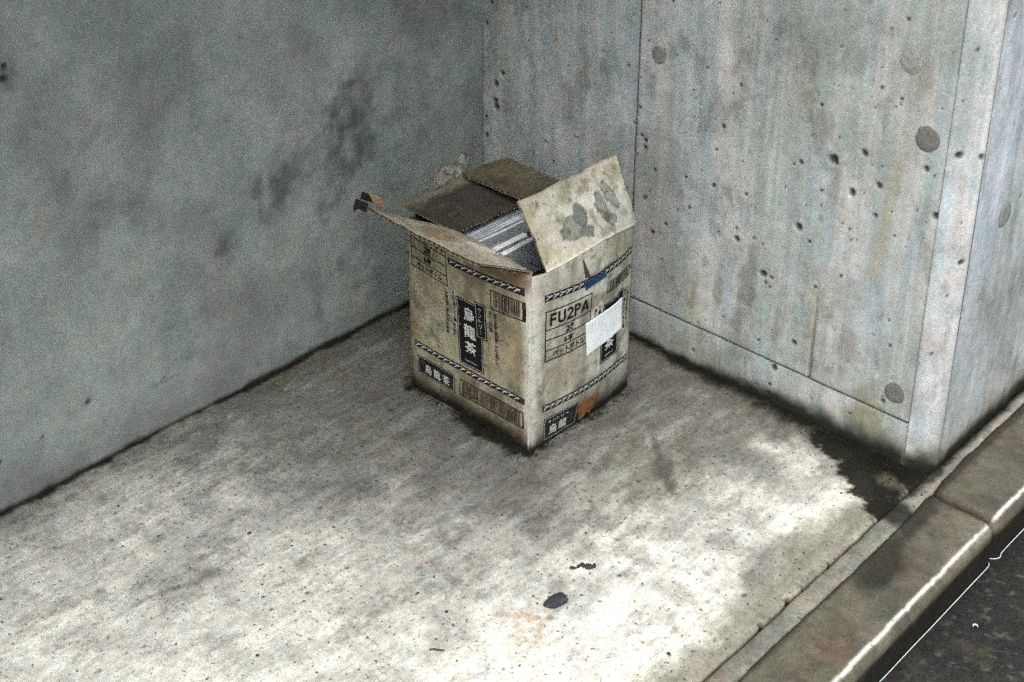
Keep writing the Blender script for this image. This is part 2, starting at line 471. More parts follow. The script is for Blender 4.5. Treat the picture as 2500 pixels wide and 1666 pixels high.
def strip_colour(x, y):
    n = fbm(x, y, 16, 4, 301); f = fbm(x, y, 60, 3, 303); b = fbm(x, y, 5, 3, 305)
    c = np.ones(x.shape + (3,)) * np.array((0.20, 0.20, 0.172))
    c = mixc(c, (0.125, 0.125, 0.115), sstep(0.4, 0.7, n) * 0.8)
    c = mixc(c, (0.19, 0.15, 0.09), sstep(0.5, 0.75, b) * 0.55)
    c = mixc(c, (0.10, 0.10, 0.095), sstep(0.58, 0.75, f) * 0.6)
    c = mixc(c, (0.010, 0.0095, 0.008), blob(x, y, 0.952, -0.106, 0.026, 0.028, 0, 0.6, 0.35, 307, 40) * 0.9)
    c = mixc(c, (0.010, 0.0095, 0.008), blob(x, y, 0.945, 0.0, 0.010, 0.06, 0, 0.7, 0.4, 309, 50) * 0.85)
    c = mixc(c, (0.008, 0.0075, 0.006), (1 - sstep(0.004, 0.018, x - RX + (n - .5) * .012)) * sstep(0.0, 0.05, y) * 0.95)
    return c


def build_strip():
    ny = 520
    ys = np.linspace(-1.34, 0.75, ny)
    us = np.linspace(0, 1, 14)
    U, Y = np.meshgrid(us, ys, indexing='ij')
    lo = RX + 0.0025 + jag(Y, 0.0018, 201, 22)
    hi = 0.9715 + jag(Y, 0.0030, 311, 26) - 0.008 * sstep(-0.15, 0.1, Y)
    X = lo + (hi - lo) * U
    Z = -0.001 + (fbm(X, Y, 20, 3, 313) - 0.5) * 0.004
    Z -= 0.003 * (np.exp(-(X - lo) / 0.003) + np.exp(-(hi - X) / 0.003))
    c = strip_colour(X, Y)
    P = np.stack([X, Y, Z], -1)
    a = P[:1].copy(); a[..., 2] -= 0.022; b = P[-1:].copy(); b[..., 2] -= 0.022
    dk = np.ones_like(c[:1]) * np.array((0.03, 0.028, 0.022))
    o = finish('mortar_strip', grid_mesh('mortar_strip', np.concatenate([a, P, b], 0), np.concatenate([dk, c, dk], 0)), M_KERB, floor)
    return o


build_strip()

kerb = empty('kerb', (1.02, -0.3, 0))
tag(kerb, 'row of worn concrete kerb stones along the dark road', None, None, 'structure')


def kerb_stone(y0, y1, seed):
    # profile from inner top edge, over the rounded nose, down the face
    prof = []
    for t in np.linspace(0, 1, 26): prof.append((0.974 + t * (1.058 - 0.974), 0.0))
    R = 0.014
    for a in np.linspace(8, 80, 12):
        a = math.radians(a)
        prof.append((1.058 + R * math.sin(a), -R + R * math.cos(a)))
    for t in np.linspace(0.08, 1, 10): prof.append((1.0718 + 0.006 * t, -0.0118 - t * 0.080))
    prof = np.array(prof)
    nyk = int((y1 - y0) / 0.004)
    ys = np.linspace(y0 + 0.0025, y1 - 0.0025, nyk)
    X = np.repeat(prof[:, 0][:, None], nyk, 1); Z = np.repeat(prof[:, 1][:, None], nyk, 1)
    Y = np.repeat(ys[None], len(prof), 0)
    k = np.arange(len(prof))[:, None] / len(prof)
    X = X.copy(); Z = Z.copy()
    inn = np.clip(1 - (X - 0.974) / 0.02, 0, 1)
    X += inn * (jag(Y, 0.003, seed + 1, 26) - 0.010 * sstep(-0.15, 0.1, Y))
    X += jag(Y, 0.0004, seed + 2, 8)
    Z += (fbm(X, Y, 14, 3, seed + 3) - 0.5) * 0.0016 + (fbm(X, Y + Z, 60, 2, seed + 4) - 0.5) * 0.001
    # rounded, chipped ends
    de = np.minimum(Y - y0, y1 - Y)
    Z -= 0.006 * np.exp(-de / 0.006) * (0.4 + 1.2 * vnoise(X * 90, Y * 10, seed))
    nose = np.exp(-((X - 1.062) / 0.012) ** 2)
    X -= 0.006 * np.exp(-de / 0.006) * (X > 1.05)
    Z -= 0.003 * (fbm(Y, Y * 0 + seed, 40, 3, seed + 5) > 0.66) * nose
    n = fbm(X + Z, Y, 13, 4, seed + 6); b = fbm(X + Z, Y, 5, 3, seed + 7); f = fbm(X + Z, Y, 60, 3, seed + 8)
    c = np.ones(X.shape + (3,)) * np.array((0.10, 0.096, 0.076))
    c = mixc(c, (0.07, 0.067, 0.055), sstep(0.42, 0.68, n) * 0.8)
    c = mixc(c, (0.15, 0.088, 0.052), sstep(0.52, 0.74, b) * 0.55)
    c = mixc(c, (0.20, 0.19, 0.145), sstep(0.55, 0.8, fbm(X, Y, 9, 3, seed + 9)) * 0.5)
    c = mixc(c, (0.06, 0.055, 0.045), sstep(0.6, 0.78, f) * 0.6)
    c = mixc(c, (0.012, 0.0115, 0.009), (1 - sstep(0.0, 0.016, de + (n - .5) * 0.02)) * 0.85)
    c = mixc(c, (0.012, 0.0115, 0.009), blob(X, Y, 0.992, -0.215, 0.030, 0.065, 0.25, 0.5, 0.4, seed + 10, 22) * 0.75)
    c = mixc(c, (0.012, 0.0115, 0.009), blob(X, Y, 0.985, -0.10, 0.014, 0.07, 0.1, 0.6, 0.4, seed + 11, 30) * 0.7)
    c = mixc(c, (0.012, 0.0115, 0.009), (1 - sstep(0.0, 0.008, X - 0.974 + (n - .5) * 0.012)) * 0.7)
    # worn nose, with its thin sky highlight painted in
    wear_or_glint = np.exp(-((X - 1.0630) / 0.0024) ** 2) * (Z > -0.03)
    c = mixc(c, (0.66, 0.68, 0.66), wear_or_glint * np.clip(0.75 + 0.8 * (n - 0.5) * 2, 0.25, 1) * (0.15 + .85 * sstep(0.004, 0.02, de)))
    c = mixc(c, (0.13, 0.122, 0.09), sstep(-0.005, -0.014, Z) * 0.8)
    # road film on the lower face
    c = mixc(c, (0.007, 0.0068, 0.006), sstep(-0.014, -0.026, Z + (n - .5) * 0.014) * 0.96)
    P = np.stack([X, Y, Z], -1)
    # close the ends and the inner side
    side = P[:1].copy(); side[..., 2] -= 0.03
    P = np.concatenate([side, P], 0)
    dk = np.array((0.03, 0.028, 0.022))
    c = np.concatenate([np.ones_like(c[:1]) * dk, c], 0)
    e0 = P[:, :1].copy(); e0[..., 2] = np.minimum(e0[..., 2] - 0.02, -0.03); e0[..., 0] = np.minimum(e0[..., 0], 1.05)
    e1 = P[:, -1:].copy(); e1[..., 2] = np.minimum(e1[..., 2] - 0.02, -0.03); e1[..., 0] = np.minimum(e1[..., 0], 1.05)
    P = np.concatenate([e0, P, e1], 1)
    c = np.concatenate([np.ones_like(c[:, :1]) * dk, c, np.ones_like(c[:, :1]) * dk], 1)
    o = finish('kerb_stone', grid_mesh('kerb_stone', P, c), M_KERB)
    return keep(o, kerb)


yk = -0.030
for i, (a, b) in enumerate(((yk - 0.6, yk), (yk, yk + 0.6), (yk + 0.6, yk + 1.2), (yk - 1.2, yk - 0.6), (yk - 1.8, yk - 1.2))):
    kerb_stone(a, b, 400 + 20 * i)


def build_road():
    xs = np.linspace(1.06, 1.75, 260); ys = np.linspace(-0.75, 0.55, 480)
    X, Y = np.meshgrid(xs, ys, indexing='ij')
    Z = ROADZ + (fbm(X, Y, 110, 3, 501) - 0.5) * 0.004 + (fbm(X, Y, 8, 2, 503) - 0.5) * 0.004

    def rc(X, Y):
        n = fbm(X, Y, 110, 3, 505); b = fbm(X, Y, 6, 4, 507)
        c = np.ones(X.shape + (3,)) * np.array((0.030, 0.029, 0.027))
        c = mixc(c, (0.018, 0.018, 0.017), sstep(0.4, 0.6, b) * 0.7)
        c = mixc(c, (0.075, 0.072, 0.066), sstep(0.62, 0.74, n) * 0.7)
        c = mixc(c, (0.055, 0.05, 0.035), sstep(0.55, 0.7, fbm(X, Y, 14, 3, 509)) * 0.5)
        c = mixc(c, (0.009, 0.009, 0.008), (1 - sstep(0.0, 0.05, X - 1.07 + (b - .5) * .02)) * 0.8)
        return c
    o = finish('road', grid_mesh('road', np.stack([X, Y, Z], -1), rc(X, Y)), M_ROAD)
    tag(o, 'dark asphalt road beside the kerb', None, None, 'structure')
    # the rest of the ground out to the horizon, four butting sheets round the near one
    z = ROADZ - 0.001
    far = []
    v = [(-1500, -1500, z), (1500, -1500, z), (1500, -0.75, z), (-1500, -0.75, z),
         (-1500, 0.55, z), (1500, 0.55, z), (1500, 1500, z), (-1500, 1500, z),
         (1.75, -0.75, z), (1500, -0.75, z), (1500, 0.55, z), (1.75, 0.55, z),
         (-1500, -0.75, z), (1.06, -0.75, z), (1.06, 0.55, z), (-1500, 0.55, z)]
    me = raw_mesh('ground', v, [(0, 1, 2, 3), (4, 5, 6, 7), (8, 9, 10, 11), (12, 13, 14, 15)], [(0.10, 0.10, 0.095)] * 16)
    g = finish('ground', me, M_ROAD)
    tag(g, 'ground and street beyond the recess', None, None, 'structure')


build_road()

# thin pale bead at the foot of the kerb, following the dent at the joint
def build_bead():
    ys = np.concatenate([np.linspace(-1.2, -0.06, 60), np.linspace(-0.056, 0.01, 18), np.linspace(0.015, 0.7, 40)])
    pts = []
    for y in ys:
        x = 1.0785 + float(jag(np.array([y]), 0.0008, 601, 10)[0])
        x += -0.010 * math.exp(-((y + 0.037) / 0.006) ** 2) + 0.003 * math.exp(-((y + 0.020) / 0.006) ** 2)
        pts.append((x, y, ROADZ + 0.0035))
    r = 0.00065; nS = 6
    V, F = [], []
    for i, p in enumerate(pts):
        for k in range(nS):
            a = 2 * math.pi * k / nS
            V.append((p[0] + r * math.cos(a), p[1], p[2] + r * 1.2 * math.sin(a)))
    for i in range(len(pts) - 1):
        for k in range(nS):
            F.append((i * nS + k, i * nS + (k + 1) % nS, (i + 1) * nS + (k + 1) % nS, (i + 1) * nS + k))
    o = finish('pale_bead', raw_mesh('pale_bead', V, F), M_WHITE)
    tag(o, 'thin pale line running along the foot of the kerb on the road', 'bead')


build_bead()

# ------------------------------------------------------------------ walls
def streaks(a, z, seed, n=3):
    """vertical board marks: noise that hardly changes with height"""
    return fbm(a, z * 0.05, 26, n, seed), fbm(a + 0.02 * z, z * 0.10, 60, 3, seed + 5), fbm(a + 0.01 * z, z * 0.35, 9, 4, seed + 9)


def wall_colour(a, z, seed, base=(0.355, 0.388, 0.39)):
    s1, s2, s3 = streaks(a, z, seed)
    n = fbm(a, z, 8, 5, seed + 20); f = fbm(a, z, 50, 4, seed + 30)
    c = np.ones(a.shape + (3,)) * np.array(base)
    c = mixc(c, (0.43, 0.42, 0.41), sstep(0.44, 0.58, s1) * 0.75)
    c = mixc(c, (0.27, 0.325, 0.36), sstep(0.48, 0.62, s2) * 0.65)
    c = mixc(c, (0.255, 0.285, 0.265), sstep(0.48, 0.70, s3) * 0.7)
    c = mixc(c, (0.41, 0.415, 0.405), sstep(0.58, 0.70, fbm(a + 0.006 * z, z * 0.04, 95, 2, seed + 50)) * 0.5)
    c = mixc(c, (0.22, 0.225, 0.21), sstep(0.5, 0.75, n) * 0.5)
    c = mixc(c, (0.42, 0.42, 0.41), sstep(0.55, 0.75, f) * 0.25)
    c = mixc(c, (0.16, 0.16, 0.148), sstep(0.56, 0.74, fbm(a * 1.6, z * 0.8, 18, 5, seed + 40, 0.65)) * 0.5)
    return c


PITS = [(506,654,1.6),(422,627,1.1),(441,627,0.8),(489,627,1.1),(593,647,1.3),(720,695,1.3),(819,707,2.2),(795,687,1.5),(619,636,-3.1),(611,622,1.6),(657,634,1.0),(559,610,0.8),(563,585,0.8),(491,544,1.9),(432,549,1.1),(525,547,-2.2),(555,533,2.4),(543,516,1.4),(468,500,1.4),(742,602,-2.3),(746,584,-3.1),(791,597,2.0),(723,581,1.0),(691,558,1.3),(698,543,2.1),(528,455,3.0),(518,412,1.9),(472,454,1.1),(377,383,2.9),(688,492,1.1),(726,463,5.8),(732,459,2.6),(776,490,3.6),(673,441,2.9),(750,465,-2.4),(696,446,1.1),(807,478,1.3),(399,336,2.3),(463,344,2.3),(517,348,2.8),(580,354,2.5),(805,447,3.4),(763,421,4.2),(650,391,1.4),(733,434,1.1),(784,433,-1.6),(874,497,3.3),(381,278,2.9),(898,430,4.4),(805,398,2.6),(679,332,4.9),(766,361,1.9),(753,366,1.3),(567,289,2.0),(569,270,3.7),(601,284,1.7),(618,279,1.4),(701,315,2.2),(839,377,1.6),(769,344,1.3),(427,244,2.6),(400,219,3.0),(533,269,1.7),(473,292,2.3),(715,383,1.3),(689,374,1.1),(623,227,4.5),(639,227,2.3),(629,214,2.3),(638,209,1.7),(448,146,-4.2),(463,126,-3.6),(485,117,-5.3),(719,242,2.2),(760,278,2.2),(649,134,1.1),(691,128,3.4),(719,164,1.1),(762,185,-3.3),(855,195,1.9),(645,87,-3.5),(666,102,-5.8),(659,66,4.1),(654,32,2.3),(652,14,2.4),(628,8,1.5),(499,28,2.4),(733,41,1.7),(855,95,2.8),(758,108,-4.5),(778,121,-2.8),(655,124,-8.6),(506,86,1.2),(24,537,2.9),(12,496,2.9),(34,385,4.6),(50,410,3.3),(32,352,4.0),(35,340,5.3),(10,313,2.7),(11,276,3.4),(83,530,1.6),(140,548,1.3),(181,560,1.2),(174,504,1.2),(175,277,2.3),(377,370,3.0),(369,390,2.4)]
_rs = np.random.RandomState(77)
for _k in range(260):
    PITS.append((_rs.uniform(10, 895), _rs.uniform(10, 900), float(_rs.choice([0.8, 1.1, 1.5, -2.5, 2.1], p=[.35, .3, .15, .15, .05]))))


def apply_pits(a, z, c, dep, pits, res=2.6):
    for k, (px, pz, r) in enumerate(pits):
        faint = r < 0
        r = r * 1.3
        rr = max(abs(r), res * 0.42) / 1000.0
        amt = min(1.0, abs(r) / (res * 0.55))
        px, pz = px / 1000.0, pz / 1000.0
        w = rr * 3.5
        i0 = np.searchsorted(a[:, 0], px - w); i1 = np.searchsorted(a[:, 0], px + w)
        j0 = np.searchsorted(z[0], pz - w); j1 = np.searchsorted(z[0], pz + w)
        if i1 <= i0 or j1 <= j0: continue
        A = a[i0:i1, j0:j1] - px; Z = z[i0:i1, j0:j1] - pz
        an = (k * 2.4) % 3.1
        u = (A * math.cos(an) + Z * math.sin(an)) / (rr * (1.05 + 0.3 * ((k * 7) % 5) / 5)); v = (-A * math.sin(an) + Z * math.cos(an)) / (rr * 0.95)
        d = np.hypot(u, v)
        m = 1 - sstep(0.55, 1.35, d)
        if faint:
            m = (1 - sstep(0.2, 1.8, d)) * 0.45
            col = (0.15, 0.145, 0.13)
        else:
            col = (0.022, 0.021, 0.018)
            dep[i0:i1, j0:j1] += m * rr * 0.8 * amt
            m = m * 0.92 * amt
        c[i0:i1, j0:j1] = mixc(c[i0:i1, j0:j1], col, m)


def end_wall_colour(a, z):
    c = wall_colour(a, z, 700)
    n = fbm(a, z, 16, 4, 790); f = fbm(a, z, 60, 3, 795)
    # brownish runs and grey stains
    run = [(0.83, 0.010, 0.30, 0.60), (0.838, 0.012, 0.20, 0.45)]
    xc = 0.855 - 0.04 * (0.52 - z) / 0.2
    c = mixc(c, (0.30, 0.275, 0.195), np.exp(-((a - (0.815 + 0.09 * (z - 0.30))) / 0.012) ** 2) * sstep(0.27, 0.32, z) * (1 - sstep(0.48, 0.6, z)) * 0.6)
    c = mixc(c, (0.25, 0.24, 0.155), np.exp(-((a - 0.672) / 0.006) ** 2) * sstep(0.50, 0.53, z) * (1 - sstep(0.54, 0.60, z)) * 0.5)
    for cx, cz, rx, rz, k, col in ((0.542, 0.165, 0.009, 0.05, .5, (0.2, 0.19, 0.17)), (0.600, 0.18, 0.014, 0.055, .55, (0.17, 0.165, 0.15)), (0.587, 0.125, 0.016, 0.02, .5, (0.16, 0.155, 0.14)),
                                   (0.783, 0.16, 0.018, 0.035, .4, (0.2, 0.18, 0.165)), (0.492, 0.105, 0.02, 0.05, .4, (0.27, 0.255, 0.17)), (0.83, 0.05, 0.035, 0.045, .5, (0.23, 0.215, 0.14)),
                                   (0.64, 0.545, 0.03, 0.06, .25, (0.3, 0.29, 0.26)), (0.84, 0.62, 0.03, 0.05, .3, (0.33, 0.28, 0.25)), (0.05, 0.45, 0.03, 0.20, .25, (0.3, 0.3, 0.25)),
                                   (0.72, 0.2, 0.01, 0.06, .35, (0.25, 0.25, 0.17)), (0.42, 0.30, 0.03, 0.2, .3, (0.22, 0.22, 0.21))):
        c = mixc(c, col, blob(a, z, cx, cz, rx, rz, 0, 0.75, 0.45, 801, 45) * min(1, k * 1.35))
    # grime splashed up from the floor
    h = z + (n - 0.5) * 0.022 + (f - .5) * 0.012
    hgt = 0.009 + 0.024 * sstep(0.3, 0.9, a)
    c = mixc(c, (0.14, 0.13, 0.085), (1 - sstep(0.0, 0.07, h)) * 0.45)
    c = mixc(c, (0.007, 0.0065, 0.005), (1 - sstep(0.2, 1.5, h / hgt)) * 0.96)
    return c


end_wall = empty('concrete_wall', (0.45, 0.05, 0))
tag(end_wall, 'paler concrete wall behind the box, pitted with bug holes and form seams', 'wall')


def wall_panel(x0, x1, z0, z1, off, name='panel', res=0.0026):
    nx = max(4, int((x1 - x0) / res)); nz = max(4, int((z1 - z0) / res))
    A, Z = np.meshgrid(np.linspace(x0, x1, nx), np.linspace(z0, z1, nz), indexing='ij')
    c = end_wall_colour(A, Z)
    dep = np.zeros_like(A)
    apply_pits(A, Z, c, dep, PITS, res * 1000)
    dep += (fbm(A, Z * 0.1, 30, 3, 811) - 0.5) * 0.0016
    ed = np.minimum(np.minimum(A - x0, x1 - A), np.minimum(Z - z0, z1 - Z))
    # the second board joint shows only low down and peters out
    if x1 > 0.8 and z1 > 0.2:
        sm = np.exp(-((A - VS2 - 0.002 * (fbm(Z, Z * 0, 9, 2, 817) - .5)) / 0.0022) ** 2) * (1 - sstep(0.10, 0.30, Z))
        c = mixc(c, (0.07, 0.068, 0.06), sm * 0.85)
        dep += sm * 0.004
    c = mixc(c, (0.10, 0.098, 0.085), np.exp(-ed / 0.0022) * 0.55 * (0.4 + fbm(A, Z, 25, 2, 815)))
    dep += 0.0012 * np.exp(-ed / 0.002)
    P = np.stack([A, dep + off, Z], -1)
    # returns into the joints
    def pad(P, c, axis, idx):
        s = np.take(P, [idx], axis).copy(); s[..., 1] += 0.012
        return s, np.ones(s.shape) * np.array((0.05, 0.05, 0.045))
    for axis in (0, 1):
        s0, c0 = pad(P, c, axis, 0); s1, c1 = pad(P, c, axis, P.shape[axis] - 1)
        P = np.concatenate([s0, P, s1], axis); c = np.concatenate([c0, c, c1], axis)
    o = finish(name, grid_mesh(name, P, c), M_WALL)
    return keep(o, end_wall)


G = 0.0013
VS1, VS2, HS = 0.3553, 0.7245, 0.0752
wall_panel(0.0, WX - G, -0.03, HS - G, 0.0)
wall_panel(0.0, VS1 - G, HS + G, ZTOP, 0.0004)
wall_panel(VS1 + G, WX - G, HS + G, ZTOP, -0.0004)


def flat_wall(name, pts, mat, parent, col, n=40, seed=0):
    """coarse concrete face from four corners"""
    a, b, c_, d = [np.array(p, float) for p in pts]
    u = np.linspace(0, 1, n)
    U, V = np.meshgrid(u, u, indexing='ij')
    U = U[..., None]; V = V[..., None]
    P = a * (1 - U) * (1 - V) + b * U * (1 - V) + c_ * U * V + d * (1 - U) * V
    s = (P[..., 0] + P[..., 1])
    c = wall_colour(s, P[..., 2], seed)
    o = finish(name, grid_mesh(name, P, c), mat)
    return keep(o, parent)


flat_wall('backing', [(0, 0.012, -0.03), (WX, 0.012, -0.03), (WX, 0.012, ZTOP), (0, 0.012, ZTOP)], M_WALL, end_wall, None, 30, 821)
flat_wall('upper_panel', [(0, 0.0, ZTOP + 0.002), (WX, 0.0, ZTOP + 0.002), (WX, 0.0, SHADE_Z), (0, 0.0, SHADE_Z)], M_WALL, end_wall, None, 60, 700)


def side_face(name, p0, p1, z0, z1, seed, res, pits, grime, base, parent, gap=0.0008):
    p0 = np.array(p0); p1 = np.array(p1)
    Ld = np.linalg.norm(p1 - p0); t = (p1 - p0) / Ld
    nrm = np.array((t[1], -t[0]))
    na = max(4, int(Ld / res)); nz = int((z1 - z0) / res)
    A, Z = np.meshgrid(np.linspace(gap, Ld - gap, na), np.linspace(z0, z1, nz), indexing='ij')
    c = wall_colour(A, Z, seed, base)
    dep = np.zeros_like(A)
    apply_pits(A, Z, c, dep, pits, res * 1000)
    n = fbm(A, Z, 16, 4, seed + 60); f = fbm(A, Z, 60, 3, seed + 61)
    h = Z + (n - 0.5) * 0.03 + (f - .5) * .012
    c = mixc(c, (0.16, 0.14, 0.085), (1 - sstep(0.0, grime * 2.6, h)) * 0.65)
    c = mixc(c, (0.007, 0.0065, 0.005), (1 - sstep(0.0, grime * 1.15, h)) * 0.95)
    ed = np.minimum(A, Ld - A)
    c = mixc(c, (0.10, 0.098, 0.085), np.exp(-ed / 0.0018) * 0.6)
    dep += (fbm(A, Z * 0.1, 30, 3, seed + 70) - 0.5) * 0.0016 + 0.0015 * np.exp(-ed / 0.0015)
    P = np.stack([p0[0] + t[0] * A - nrm[0] * dep, p0[1] + t[1] * A - nrm[1] * dep, Z], -1)
    o = finish(name, grid_mesh(name, P, c), M_WALL)
    return keep(o, parent)


side_face('chamfer', (WX, 0.0), (RX, CHY), -0.03, ZTOP, 850, 0.0026,
          [(18, 526, 4.4), (22, 684, 1.8), (50, 523, 3.0), (44, 354, 3.5), (30, 300, 1.5), (12, 610, 1.2), (35, 420, 1.4), (20, 200, 2)], 0.030, (0.39, 0.43, 0.455), end_wall)  # bluer, brighter base: sky light put into the chamfer's colour
side_face('return_face', (RX, CHY), (RX, 0.75), -0.03, ZTOP, 900, 0.0030,
          [(25, 725, 2.6), (146, 408, 2.4), (80, 550, 1.5), (60, 300, 1.5), (120, 640, 1.5), (100, 220, 1.6)], 0.030, (0.44, 0.48, 0.52), end_wall)  # pale blue base carries the sky light painted onto this face
flat_wall('upper_chamfer', [(WX, 0, ZTOP + .002), (RX, CHY, ZTOP + .002), (RX, CHY, SHADE_Z + 0.6), (WX, 0, SHADE_Z + 0.6)], M_WALL, end_wall, None, 8, 850)
flat_wall('upper_return', [(RX, CHY, ZTOP + .002), (RX, 3.0, ZTOP + .002), (RX, 3.0, SHADE_Z + 0.6), (RX, CHY, SHADE_Z + 0.6)], M_WALL, end_wall, None, 20, 900)
flat_wall('far_return', [(RX, 0.75, -0.08), (RX, 3.0, -0.08), (RX, 3.0, ZTOP), (RX, 0.75, ZTOP)], M_WALL, end_wall, None, 40, 900)


def plug(center, nrm, tdir, r, seed, dark):
    """mortar-filled form tie hole: dished disc set just proud of the wall skin with a shallow rim"""
    c0 = np.array(center); n = np.array(nrm); t = np.array(tdir); up = np.array((0, 0, 1.0))
    rings, seg = 9, 40
    V, C = [], []
    for i in range(rings + 1):
        rr = r * i / rings
        for k in range(seg):
            a = 2 * math.pi * k / seg
            wob = 1 + 0.03 * math.sin(3 * a + seed) + 0.02 * math.sin(7 * a + seed * 2)
            p = t * math.cos(a) * rr * wob + up * math.sin(a) * rr * wob * 1.06
            dome = 0.0012 * (1 - (i / rings) ** 6) - 0.0008 * float(vnoise(np.array(p[0] * 160 + p[1] * 160 + 50 + seed), np.array(p[2] * 160 + 50), 35))
            V.append(c0 + p + n * dome)
            nn = 0.85 + 0.3 * float(vnoise(np.array(p[0] * 300 + p[1] * 300 + seed), np.array(p[2] * 300), 31))
            C.append(np.array(dark) * nn)
    F = []
    for i in range(rings):
        for k in range(seg):
            F.append((i * seg + k, (i + 1) * seg + k, (i + 1) * seg + (k + 1) % seg, i * seg + (k + 1) % seg))
    o = finish('form_tie_plug', raw_mesh('form_tie_plug', V, F, C), M_PLUG)
    return keep(o, end_wall)


for i, (x, z, r, d) in enumerate(((0.397, 0.540, 0.0145, .165), (0.8705, 0.5424, 0.0185, .13), (0.873, 0.1184, 0.0165, .12), (0.832, 0.648, 0.0165, .235))):
    plug((x, -0.0012, z), (0, -1, 0), (1, 0, 0), r, i * 1.7, (d, d * 1.0, d * .96))
plug((RX + 0.0014, 0.138, 0.396), (1, 0, 0), (0, 1, 0), 0.0185, 9.1, (0.18, 0.20, 0.185))

# wall on the left, darker
left_wall = empty('concrete_wall', (-0.05, -0.6, 0))
tag(left_wall, 'darker smudged concrete wall on the left side of the box', 'wall')


def build_left_wall():
    res = 0.0036
    y0, y1 = -1.40, 0.0
    A, Z = np.meshgrid(np.linspace(y0, y1, int(1.4 / res)), np.linspace(-0.02, ZTOP, int((ZTOP + .02) / res)), indexing='ij')
    s1 = fbm(A + 0.05 * Z, Z * 0.10, 22, 3, 950); s2 = fbm(A, Z * 0.3, 9, 4, 955); n = fbm(A, Z, 7, 5, 960); f = fbm(A, Z, 45, 4, 965)
    c = np.ones(A.shape + (3,)) * np.array((0.262, 0.288, 0.270))
    c = mixc(c, (0.29, 0.287, 0.275), sstep(0.42, 0.66, s1) * 0.3)
    c = mixc(c, (0.195, 0.235, 0.225), sstep(0.45, 0.7, s2) * 0.6)
    c = mixc(c, (0.175, 0.175, 0.168), sstep(0.48, 0.70, n) * 0.6)
    c = mixc(c, (0.31, 0.315, 0.31), sstep(0.56, 0.75, fbm(A + 2, Z, 6, 4, 970)) * 0.35)
    c = mixc(c, (0.19, 0.195, 0.185), sstep(0.62, 0.8, f) * 0.35)
    for cy, cz, ry, rz, a, k in ((-0.309, 0.375, 0.040, 0.045, 0, .55), (-0.35, 0.34, 0.035, 0.02, .4, .35), (-0.449, 0.345, 0.036, 0.030, 0, .6), (-0.507, 0.345, 0.008, 0.030, .15, .55), (-0.52, 0.37, 0.006, 0.02, .3, .35),
                                 (-0.581, 0.272, 0.012, 0.010, .3, .6), (-0.585, 0.283, 0.02, 0.006, .9, .4), (-0.402, 0.07, 0.010, 0.030, 0, .4), (-0.904, 0.66, 0.007, 0.016, 0, .8), (-0.80, 0.522, 0.045, 0.005, .75, .35),
                                 (-0.60, 0.46, 0.03, 0.02, 0, .2), (-0.16, 0.45, 0.03, 0.2, 0, .25), (-0.40, 0.13, 0.05, 0.05, 0, .25), (-0.26, 0.16, 0.05, 0.06, 0, .25), (-0.85, 0.12, 0.008, 0.006, 0, .6),
                                 (-0.10, 0.40, 0.12, 0.5, 0, .2), (-0.38, 0.36, 0.10, 0.05, .2, .35), (-0.29, 0.40, 0.02, 0.07, 0, .5), (-0.335, 0.385, 0.012, 0.05, 0, .4), (-0.47, 0.33, 0.012, 0.06, 0, .35),
                                 (-0.66, 0.25, 0.05, 0.02, .5, .2), (-0.75, 0.40, 0.06, 0.02, -.4, .2)):
        c = mixc(c, (0.055, 0.06, 0.06), blob(A, Z, cy, cz, ry * 1.2, rz * 1.2, a, 1.3, 1.0, 975, 34) * (0.35 + 1.1 * fbm(A * 2.2, Z * 0.7, 34, 4, 977, 0.7)) * k * 0.85)
    # broken trace of the lowest form seam
    seam = np.exp(-((Z - 0.088 - (n - .5) * .006) / 0.0022) ** 2) * sstep(0.56, 0.66, fbm(A, Z * 0, 14, 3, 980))
    c = mixc(c, (0.10, 0.10, 0.095), seam * 0.7)
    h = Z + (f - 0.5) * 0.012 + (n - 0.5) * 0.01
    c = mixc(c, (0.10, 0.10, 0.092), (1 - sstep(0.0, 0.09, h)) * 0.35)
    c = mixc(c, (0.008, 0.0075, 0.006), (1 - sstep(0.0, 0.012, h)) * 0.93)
    dep = np.zeros_like(A)
    apply_pits(A, Z, c, dep, [(-850, 113, 3.4), (-905, 655, 4), (-902, 672, 3), (-1000, 84, 3), (-930, 93, 2), (-718, 92, 1.6)], 3.6)
    dep += (fbm(A, Z, 5, 3, 985) - 0.5) * 0.004 + (fbm(A, Z * 0.15, 24, 3, 990) - 0.5) * 0.0015
    P = np.stack([-dep, A, Z], -1)
    o = finish('wall_face', grid_mesh('wall_face', P, c), M_WALL_SMOOTH)
    keep(o, left_wall)
    flat_wall('upper_face', [(0, -4.0, ZTOP + .002), (0, 0, ZTOP + .002), (0, 0, SHADE_Z), (0, -4.0, SHADE_Z)], M_WALL, left_wall, None, 60, 950)
    flat_wall('far_face', [(0, -4.0, -0.02), (0, y0 - 0.001, -0.02), (0, y0 - 0.001, ZTOP), (0, -4.0, ZTOP)], M_WALL, left_wall, None, 60, 950)


build_left_wall()

# unseen overhead slab, added to keep the sky off the corner
def build_shade_slab():
    lo, hi = (-0.4, -4.0, SHADE_Z), (RX + 0.05, 0.0, SHADE_Z + 0.6)
    me = box_mesh('overhead_shade', lo, hi, (0.36, 0.36, 0.35), 0.01)
    o = finish('shade_slab', me, M_WALL, None, False)
    tag(o, 'unseen slab added over the recess to shade it', 'ceiling')


build_shade_slab()

# ------------------------------------------------------------------ cardboard box
BX0, BX1, BY0, BY1 = 0.197, 0.464, -0.374, -0.131
LW, RW = BX1 - BX0, BY1 - BY0
CT = 0.004


def bulge_l(s, z):
    s = np.clip(s, 0, 1)
    return np.sin(np.pi * s) ** 0.8 * np.minimum(1, 0.4 + np.maximum(z, 0) / 0.1) * (0.001 + 0.013 * (z / 0.28) ** 2)


